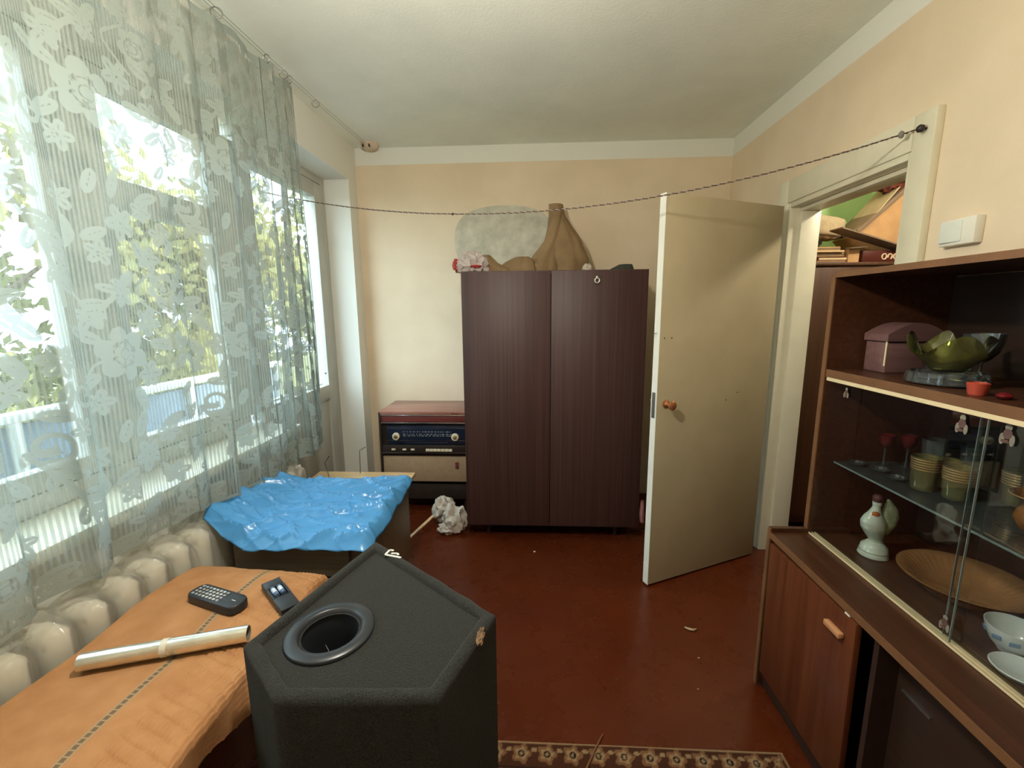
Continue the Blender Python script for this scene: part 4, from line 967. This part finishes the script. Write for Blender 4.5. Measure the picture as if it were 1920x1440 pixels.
# glass shelf
GOLD = mat('gilt_band', (.62, .36, .16), rough=.3, metal=.6, var=.1)
ZS = .9316
def tumbler(x, y, r, h, label, striped, m=None):
    t = thing('tumbler', label, 'tumbler', (x, y, ZS), group='tumblers on the glass shelf')
    MB().lathe([(0, 0), (r*.80, 0), (r*.83, .003), (r, h), (r-.0018, h), (r*.80, .009), (0, .009)], 32, (0, 0, 0)).build('glass_body', m or GLASSY, t, 50, local=True)
    if striped:
        for i in range(5):
            z = h-.006-i*.0075; rr_ = r*(.83+.17*z/h)+.0004
            MB().lathe([(rr_, z-.0014), (rr_+.0004, z), (rr_, z+.0014)], 32, cap=False).build('gilt_band', GOLD, t, 60, local=True)
    return t
tumbler(1.166, 1.290, .036, .100, 'yellowish tumbler with gilt bands standing farthest forward on the glass shelf', True)
tumbler(1.245, 1.305, .034, .085, 'gilt banded tumbler half hidden between two others on the glass shelf', True)
tumbler(1.198, 1.222, .036, .094, 'gilt banded tumbler nearest the pane overlap on the glass shelf', True)
tumbler(1.325, 1.185, .038, .095, 'gilt banded tumbler at the back behind the amber vase', True)
tumbler(1.285, 1.400, .034, .120, 'tall clear tumbler at the back left of the glass shelf', False, GLASSW)
tumbler(1.340, 1.330, .034, .120, 'tall clear tumbler at the back middle of the glass shelf', False, GLASSW)
tumbler(1.290, 1.110, .035, .110, 'tall clear tumbler behind the pane overlap', False, GLASSW)
for i, (x_, y_, lb) in enumerate(((1.118, 1.492, 'small pressed glass coaster in the far corner of the glass shelf'), (1.150, 1.430, 'small pressed glass coaster second from the far corner'), (1.145, 1.357, 'small pressed glass coaster beside the front tumbler'))):
    o = MB().lathe([(0, ZS), (.020, ZS), (.027, ZS+.008), (.024, ZS+.010), (.016, ZS+.004), (.006, ZS+.006), (.004, ZS+.016), (0, ZS+.018)], 28, (x_, y_, 0), fn=lambda r, z, t, i: (r*(1+.04*math.cos(12*t)), z)).build('glass_coaster', GLASSW, None, 50, loc=(x_, y_, ZS)); tag(o, lb, 'coaster', 'small glass coasters')
for x_, y_, lb in ((1.195, 1.478, 'little red wine glass nearer the far corner of the glass shelf'), (1.262, 1.470, 'little red wine glass nearer the back panel of the glass shelf')):
    t = thing('wine_glass', lb, 'wine glass', (x_, y_, ZS), group='small red wine glasses')
    MB().lathe([(0, 0), (.022, .001), (.004, .004), (.003, .01), (.003, .062), (.008, .068)], 24).build('stem', GLASSW, t, 60, local=True)
    MB().lathe([(.0, .066), (.014, .071), (.022, .086), (.024, .112), (.0228, .112), (.020, .088), (.012, .074), (0, .070)], 24).build('cup', REDG, t, 60, local=True)
av = thing('amber_vase', 'orange amber glass vase with gilt rim at the near end of the glass shelf', 'vase', (1.212, 1.030, ZS))
MB().lathe([(0, 0), (.028, .0), (.034, .006), (.045, .030), (.040, .050), (.030, .062), (.045, .078), (.058, .088), (.0565, .089), (.043, .081), (.027, .063), (.037, .050), (.042, .030), (.03, .008), (0, .006)], 40).build('glass_body', GLASSO, av, 60, local=True)
MB().tube([(.0575*math.cos(a), .0575*math.sin(a), .0895) for a in np.linspace(0, 2*PI, 40, endpoint=False)], .0014, 6, closed=True).build('gilt_rim', GOLD, av, 60, local=True)
MB().lathe([(.026, .063), (.038, .085), (.036, .120), (.026, .135), (.025, .134), (.034, .119), (.036, .086)], 36, cap=False).build('inner_cup', GLASSO, av, 60, local=True)

# counter inside the panes
PORC = mat('glazed_porcelain', (.55, .60, .50), rough=.12, var=.1, nscale=30, coat=.5)
PORG = mat('green_glaze', (.22, .26, .13), rough=.15, nscale=60, col2=(.46, .50, .36), coat=.5)
ORG_ = mat('orange_glaze', (.40, .11, .03), rough=.2); CORK = mat('maroon_stopper', (.10, .03, .03), rough=.5)
rx_, ry_ = 1.128, 1.385; ZC = .6555
ro = thing('porcelain_rooster', 'glazed porcelain rooster shaped bottle standing behind the glass pane', 'figurine', (rx_, ry_, ZC))
MB().lathe([(0, 0), (.040, 0), (.043, .004), (.041, .010), (.041, .018), (.038, .021), (.036, .036), (.026, .044), (.018, .052), (.0, .054)], 32).build('base', PORC, ro, 50, local=True)
MB().tube([(.0402*math.cos(a), .0402*math.sin(a), .0195) for a in np.linspace(0, 2*PI, 36, endpoint=False)], .0008, 5, closed=True).build('base_line', BLACKP, ro, 60, local=True)
drape((0, 0, .045), [(0, .004, 0, .022, .020), (.012, .002, 0, .020, .018), (.03, -.004, 0, .028, .024), (.055, -.010, 0, .037, .030), (.075, -.013, 0, .037, .030), (.092, -.014, 0, .028, .024), (.106, -.013, 0, .018, .016), (.122, -.010, 0, .012, .011), (.136, -.009, 0, .010, .010)], 2, cr=.03).build('body', PORC, ro, 60, local=True)
drape((0, 0, .075), [(0, .018, 0, .016, .014), (.03, .030, 0, .026, .016), (.06, .038, 0, .028, .014), (.085, .036, 0, .024, .010), (.105, .030, 0, .014, .007), (.122, .026, 0, .004, .004)], 7, cr=.06).build('tail', PORG, ro, 60, local=True)
lump((-.017, -.010, .148), .013, .010, .012, 3, .1, 20, 12).build('wattle', ORG_, ro, 60, local=True)
MB().lathe([(.010, .176), (.0125, .178), (.0125, .188), (.0105, .189)], 20, (-.009, 0, 0)).build('neck_ring', PORC, ro, 50, local=True)
MB().lathe([(.0115, .189), (.0135, .192), (.0145, .206), (.010, .212), (0, .213)], 20, (-.009, 0, 0)).build('stopper', CORK, ro, 50, local=True)
BROWNG = mat('brown_dish_glass_body', (.30, .15, .06), rough=.12, var=.12, nscale=20, coat=.6)
def flute(r, z, t, i):
    return (r, z+(.0022*math.cos(44*t) if i in (4, 5, 8, 9) else 0))
o = MB().lathe([(0, 0), (.075, 0), (.085, .004), (.098, .020), (.118, .040), (.142, .052), (.148, .056), (.143, .057), (.118, .045), (.095, .026), (.083, .012), (.0, .009)], 132, (0, 0, 0), fn=flute).build('brown_dish', BROWNG, None, 60, local=True, loc=(1.222, 1.182, ZC)); tag(o, 'large round brown glass dish with a fluted rim', 'dish')
CHINA = mat('white_china', (.62, .66, .64), rough=.15, var=.04, coat=.4); BLUEG = mat('blue_print', (.16, .26, .40), rough=.3)
cu_ = thing('china_cup', 'white china cup with blue print behind the glass near the edge', 'cup', (1.142, .972, ZC))
MB().lathe([(0, 0), (.026, 0), (.028, .005), (.042, .022), (.052, .050), (.054, .064), (.0525, .064), (.050, .050), (.040, .024), (.024, .009), (0, .008)], 40).build('cup_body', CHINA, cu_, 60, local=True)
for a in (2.6, 3.3, 3.9, 4.6, 5.4):
    b_ = Vector((.0505*math.cos(a), .0505*math.sin(a), .043)); tg = Vector((-math.sin(a), math.cos(a), .25)).normalized(); up3 = Vector((.28*math.cos(a), .28*math.sin(a), .95)).normalized()
    MB().obox(b_, tg*.009, up3*.006, tg.cross(up3)*.0012, .0005).build('blue_flower', BLUEG, cu_, 40, local=True)
o = MB().lathe([(0, .002), (.030, .001), (.046, .009), (.052, .017), (.050, .019), (.040, .013), (.028, .006), (0, .005)], 40).build('china_saucer', CHINA, None, 60, local=True, loc=(1.083, .897, ZC)); tag(o, 'small white china saucer in front of the cup', 'saucer')

# ------------------------------------------------------------------ clutter on the hallway wardrobe
CARD = mat('cardboard', (.50, .29, .13), rough=.9, var=.1, nscale=12); CARDL = mat('pale_cardboard', (.46, .36, .22), rough=.9, var=.12, nscale=14, bump=.5, bscale=60)
DRAB = mat('drab_board', (.20, .14, .085), rough=.8, var=.12); DKBAG = mat('dark_polythene', (.022, .026, .018), rough=.3, var=.2)
RUST = mat('rust_cloth', (.11, .026, .013), rough=.95, var=.2, nscale=12)
TOPZ = 1.7405
for i, (x0, x1, y0, z0, z1, c, lb) in enumerate(((1.72, 1.885, 2.81, 0, .012, CARD, 'bottom pale card folder in the hallway stack'), (1.73, 1.895, 2.82, .0125, .036, MARO, 'thick dark red book in the hallway stack'),
        (1.715, 1.880, 2.815, .0365, .060, CARD, 'tan book second from the top of the hallway stack'), (1.68, 1.865, 2.80, .0605, .072, CARD, 'slim tan book beneath the top one of the hallway stack'), (1.695, 1.85, 2.815, .0725, .094, CARD, 'topmost tan book of the hallway stack'))):
    t = thing('stacked_book', lb, 'book', ((x0+x1)/2, y0+.09, TOPZ+z0), group='books on the hallway wardrobe')
    MB().box(x0, x1, y0, y0+.20, TOPZ+z0, TOPZ+z1, .001).build('cover', c, t, 40)
    MB().box(x0+.004, x1+.001, y0-.001, y0+.001, TOPZ+z0+(z1-z0)*.25, TOPZ+z0+(z1-z0)*.75).build('pages', CREAM if i % 2 else DRAB, t)
bt = thing('small_carton', 'small brown open carton beside the books on the hallway wardrobe', 'carton', (1.925, 2.87, TOPZ))
MB().box(1.898, 1.962, 2.81, 2.93, TOPZ, TOPZ+.080).build('carton_body', CARD, bt); MB().obox((1.93, 2.80, TOPZ+.086), (.05, 0, .004), (0, .03, .004), (0, 0, .001)).build('flap', DRAB, bt)
mbx = thing('maroon_box', 'dark maroon packet with pale lettering on the hallway wardrobe', 'box', (2.10, 2.87, TOPZ))
MB().box(1.972, 2.235, 2.795, 2.862, TOPZ, TOPZ+.066, .002).build('packet', mat('maroon_card', (.085, .018, .012), rough=.4, var=.15), mbx, 40)
LETM = mat('cream_lettering', (.72, .55, .36), rough=.5)
def letter_ring(cx, cz, r, a0, a1):
    return MB().tube([(cx+r*math.cos(a), 2.7935, cz+r*1.25*math.sin(a)) for a in np.linspace(a0, a1, 12)], .0042, 6).build('letter', LETM, mbx, 60)
letter_ring(2.095, TOPZ+.030, .013, 0, 2*PI); letter_ring(2.128, TOPZ+.030, .012, -1.2, 3.6); letter_ring(2.160, TOPZ+.030, .012, .6, 5.6); 
for x_ in (2.186, 2.206): MB().tube([(x_, 2.7935, TOPZ+.014), (x_, 2.7935, TOPZ+.048)], .004, 6).build('letter', LETM, mbx, 60)
MB().tube([(2.186, 2.7935, TOPZ+.031), (2.206, 2.7935, TOPZ+.031)], .004, 6).build('letter', LETM, mbx, 60)
o = MB().obox((2.02, 2.805, TOPZ+.128), Vector((.215, 0, -.066)), Vector((0, .058, 0)), Vector((.066, 0, .215)).normalized()*.004).build('leaning_board', DRAB, None, loc=(2.02, 2.805, TOPZ+.07)); tag(o, 'thin drab board sloping down over the packet on the hallway wardrobe', 'board')
MBc = lump((1.70, 2.90, TOPZ+.125), .085, .07, .05, 41, .35, 44, 26)
o = MBc.build('dark_bag', DKBAG, None, 30, loc=(1.70, 2.90, TOPZ)); tag(o, 'dark crumpled plastic bag on the hallway books', 'bag')
pk = thing('paper_parcel', 'beige lumpy paper parcel lying on top of the hallway pile', 'parcel', (1.79, 2.95, TOPZ+.16))
def parc(t, p):
    d = Vector((math.sin(p)*math.cos(t), math.sin(p)*math.sin(t), math.cos(p))); s = lambda v, e: math.copysign(abs(v)**e, v)
    x, y, z = s(d.x, .6)*.155, s(d.y, .6)*.10, s(d.z, .6)*.072; k = 1+.07*nz(d.x*2, d.y*2, d.z*2, 3)
    z += .006*nz(x*60, y*60, z*60, 1)
    q = Matrix.Rotation(.13, 3, 'Y') @ Vector((x*k, y*k, z*k)); return (1.792+q.x, 2.985+q.y, TOPZ+.232+q.z)
blob(56, 30, parc).build('wrapping', CARDL, pk, 60)
MB().lathe([(0, 0), (.016, 0), (.013, .004), (0, .003)], 14, (1.905, 2.884, TOPZ+.172), M=Vector((0, -1, 0)).to_track_quat('Z', 'Y').to_matrix()).build('hole', CABDARK, pk)
bc = thing('cardboard_box', 'big tan cardboard box tipped on its edge on the hallway wardrobe', 'box', (2.12, 2.98, TOPZ+.1))
ux = Vector((.72, 0, .69)).normalized(); uz = Vector((-ux.z, 0, ux.x)); cc = Vector((2.19, 2.97, TOPZ+.235))
MB().obox(cc, ux*.22, Vector((0, .10, 0)), uz*.105, .003).build('carton_body', CARD, bc, 40)
MB().obox(cc+uz*.122+Vector((0, -.02, 0)), ux*.20, Vector((0, .11, 0)), uz*.012, .002).build('lid', DRAB, bc, 40)
MB().obox(cc+uz*.150+ux*.06+Vector((0, -.03, 0)), (ux+uz*.15).normalized()*.12, Vector((0, .10, 0)), uz*.003).build('flap', CARDL, bc)
o = lump((2.165, 2.90, TOPZ+.492), .125, .09, .085, 51, .3, 44, 26).build('rust_cloth', RUST, None, 40, loc=(2.165, 2.90, TOPZ+.4)); tag(o, 'rust coloured cloth bundle on top of the tipped cardboard box', 'cloth')
o = MB().obox((2.265, 2.822, TOPZ+.118), Vector((.06, 0, .04)), Vector((0, .038, 0)), Vector((-.010, 0, .015)), .002).build('dark_folder', DKBAG, None, 40, loc=(2.265, 2.822, TOPZ+.07)); tag(o, 'dark folder wedged under the tipped cardboard box', 'folder')

# ------------------------------------------------------------------ clothes line and its pegs
cl_ = thing('clothes_line', 'twisted dark cord strung across the room from window to door frame', 'cord', (0, 2.06, 1.91))
A, B = Vector((-1.494, 2.406, 2.119)), Vector((1.372, 1.758, 2.099))
def ropept(s): p = A.lerp(B, s); p.z -= .197*4*s*(1-s)*(1+.10*(s-.5)); return p
NR = 900
for k_, (nm, m_) in enumerate((('strand', mat('dark_cord', (.045, .025, .02), rough=.8)), ('strand', mat('pale_cord', (.28, .22, .18), rough=.8)))):
    pts = []
    for i in range(NR+1):
        s = i/NR; a = s*2.96/.030*2*PI+k_*PI; p = ropept(s); pts.append(p+Vector((0, .0016*math.cos(a), .0016*math.sin(a))))
    MB().tube(pts, .0019, 5).build(nm, m_, cl_, 60)
lump(ropept(.385), .006, .006, .007, 3, .2, 14, 8).build('knot', DARKM, cl_, 60)
lump(ropept(.985), .010, .010, .014, 5, .25, 18, 10).build('knot', mat('grey_knot', (.22, .21, .19), rough=.8), cl_, 60)
o = MB().lathe([(.004, 0), (.004, .012), (.012, .014), (.013, .024), (.008, .030), (0, .031)], 16, (1.372, 1.715, 2.087), M=Vector((-1, 0, 0)).to_track_quat('Z', 'Y').to_matrix()).build('wall_peg', DARKM, None, 50, loc=(1.372, 1.715, 2.087)); tag(o, 'dark round peg in the door casing holding the clothes line', 'peg')

# light switch
sw = thing('light_switch', 'white square rocker light switch on the peach wall', 'light switch', (1.401, 1.543, 1.71))
MB().box(1.371, 1.401, 1.481, 1.600, 1.668, 1.752, .004).build('switch_body', WHITEPL, sw, 40)
MB().obox((1.3685, 1.556, 1.711), Vector((-.0035, .034, 0)), Vector((0, 0, .032)), Vector((.004, 0, 0)), .001).build('rocker', mat('switch_rocker', (.70, .74, .66), rough=.4), sw, 40)

# ------------------------------------------------------------------ rug
def rug():
    x0, x1, y0, y1, r = -.72, .828, -.5, 1.262, .0045
    nx, ny = int((x1-x0)/r), int((y1-y0)/r)
    X, Y = np.meshgrid(np.linspace(x0, x1, nx), np.linspace(y0, y1, ny))
    d = np.minimum(np.minimum(X-x0, x1-X), np.minimum(Y-y0, y1-Y))
    hor = (np.minimum(Y-y0, y1-Y) < np.minimum(X-x0, x1-X)); s = np.where(hor, X, Y)
    C3 = {'b': (.055, .022, .012), 'r': (.11, .022, .012), 'c': (.26, .17, .09), 'k': (.018, .012, .010), 'o': (.17, .085, .04)}
    col = np.empty(X.shape+(4,)); col[..., 3] = 1; col[..., :3] = C3['r']
    def put(mk, c): col[mk, :3] = C3[c]
    put(d < .12, 'b'); put(d < .012, 'c')
    for per, cen_, rr_ in ((.085, .045, .030),):
        a = (s % per)-per/2; q = np.hypot(a, d-cen_); th = np.arctan2(d-cen_, a)
        put((q < rr_*(1+.18*np.cos(5*th))) & (d < .085) & (d > .012), 'o'); put((q < rr_*.66*(1+.2*np.cos(5*th+.5))) & (d < .085), 'c'); put(q < rr_*.38, 'k'); put(q < rr_*.18, 'c')
        a2 = ((s+per/2) % per)-per/2; put((np.hypot(a2, (d-.032)*1.4) < .010) & (d > .012), 'c')
    put((d > .086) & (d < .094), 'k'); put((d > .096) & (d < .102), 'c')
    a = (s % .15)-.075; q = np.hypot(a, d-.165); put((q < .05) & (d > .102), 'o'); put((q < .036) & (d > .102), 'c'); put((q < .022) & (d > .102), 'r'); put((q < .010) & (d > .102), 'c')
    put((d > .23) & (d < .24), 'k')
    q = np.hypot((X % .26)-.13, (Y % .26)-.13); put((q < .08) & (d > .24), 'b'); put((q < .05) & (d > .24), 'c'); put((q < .03) & (d > .24), 'k')
    Z = .010+.0012*np.sin(X*9+Y*4)
    Z[d < .006] = .003
    V = np.stack([X, Y, Z], -1).reshape(-1, 3); idx = np.arange(nx*ny).reshape(ny, nx)
    Fq = np.stack([idx[:-1, :-1], idx[:-1, 1:], idx[1:, 1:], idx[1:, :-1]], -1).reshape(-1, 4)
    me = bpy.data.meshes.new('rug'); me.from_pydata(V.tolist(), [], Fq.tolist())
    at_ = me.color_attributes.new('weave', 'FLOAT_COLOR', 'POINT'); at_.data.foreach_set('color', col.reshape(-1).astype(np.float32))
    m, nt, b, out = nodes_of('rug_weave'); an_ = N(nt, 'ShaderNodeAttribute', attribute_name='weave'); nt.links.new(an_.outputs['Color'], b.inputs['Base Color']); b.inputs['Roughness'].default_value = 1; b.inputs['Specular IOR Level'].default_value = .05
    nb = N(nt, 'ShaderNodeTexNoise', Scale=300.0); tc = N(nt, 'ShaderNodeTexCoord'); nt.links.new(tc.outputs['Object'], nb.inputs['Vector']); bp = N(nt, 'ShaderNodeBump', Strength=.8, Distance=.003); nt.links.new(nb.outputs['Fac'], bp.inputs['Height']); nt.links.new(bp.outputs[0], b.inputs['Normal'])
    me.materials.append(m); o = link(bpy.data.objects.new('rug', me)); tag(o, 'patterned brown and beige rug at the bottom of the room', 'rug')
    MB()
rug()
o = MB().tube([(.165, 1.165, .018), (.205, 1.235, .020), (.239, 1.297, .007)], [.0035, .003, .002], 6).build('twig', mat('twig_bark', (.16, .07, .03), rough=.8), None, 60, loc=(.205, 1.235, .01)); tag(o, 'thin brown twig lying across the rug edge', 'twig')
SHAV = mat('pale_shaving', (.42, .32, .20), rough=.8)
o = MB().tube([(.700, 1.835, .006), (.715, 1.822, .008), (.735, 1.818, .006), (.750, 1.822, .010)], [.003, .006, .006, .002], 6).build('wood_shaving', SHAV, None, 60, loc=(.725, 1.82, 0)); tag(o, 'curled pale shaving on the red floor in front of the open door', 'shaving')
for x_, y_, r_, lb in ((.001, 2.449, .007, 'white crumb on the floor in front of the wardrobe'), (.70, 1.656, .005, 'tiny pale crumb on the floor below the curled shaving'), (.64, 1.50, .004, 'thin pale splinter on the floor near the cabinet')):
    o = lump((x_, y_, r_*.8), r_, r_*.7, r_*.8, 3, .3, 12, 8).build('floor_crumb', SHAV if r_ < .006 else WHITEPL, None, 60, loc=(x_, y_, 0)); tag(o, lb, 'crumb', 'crumbs on the floor')
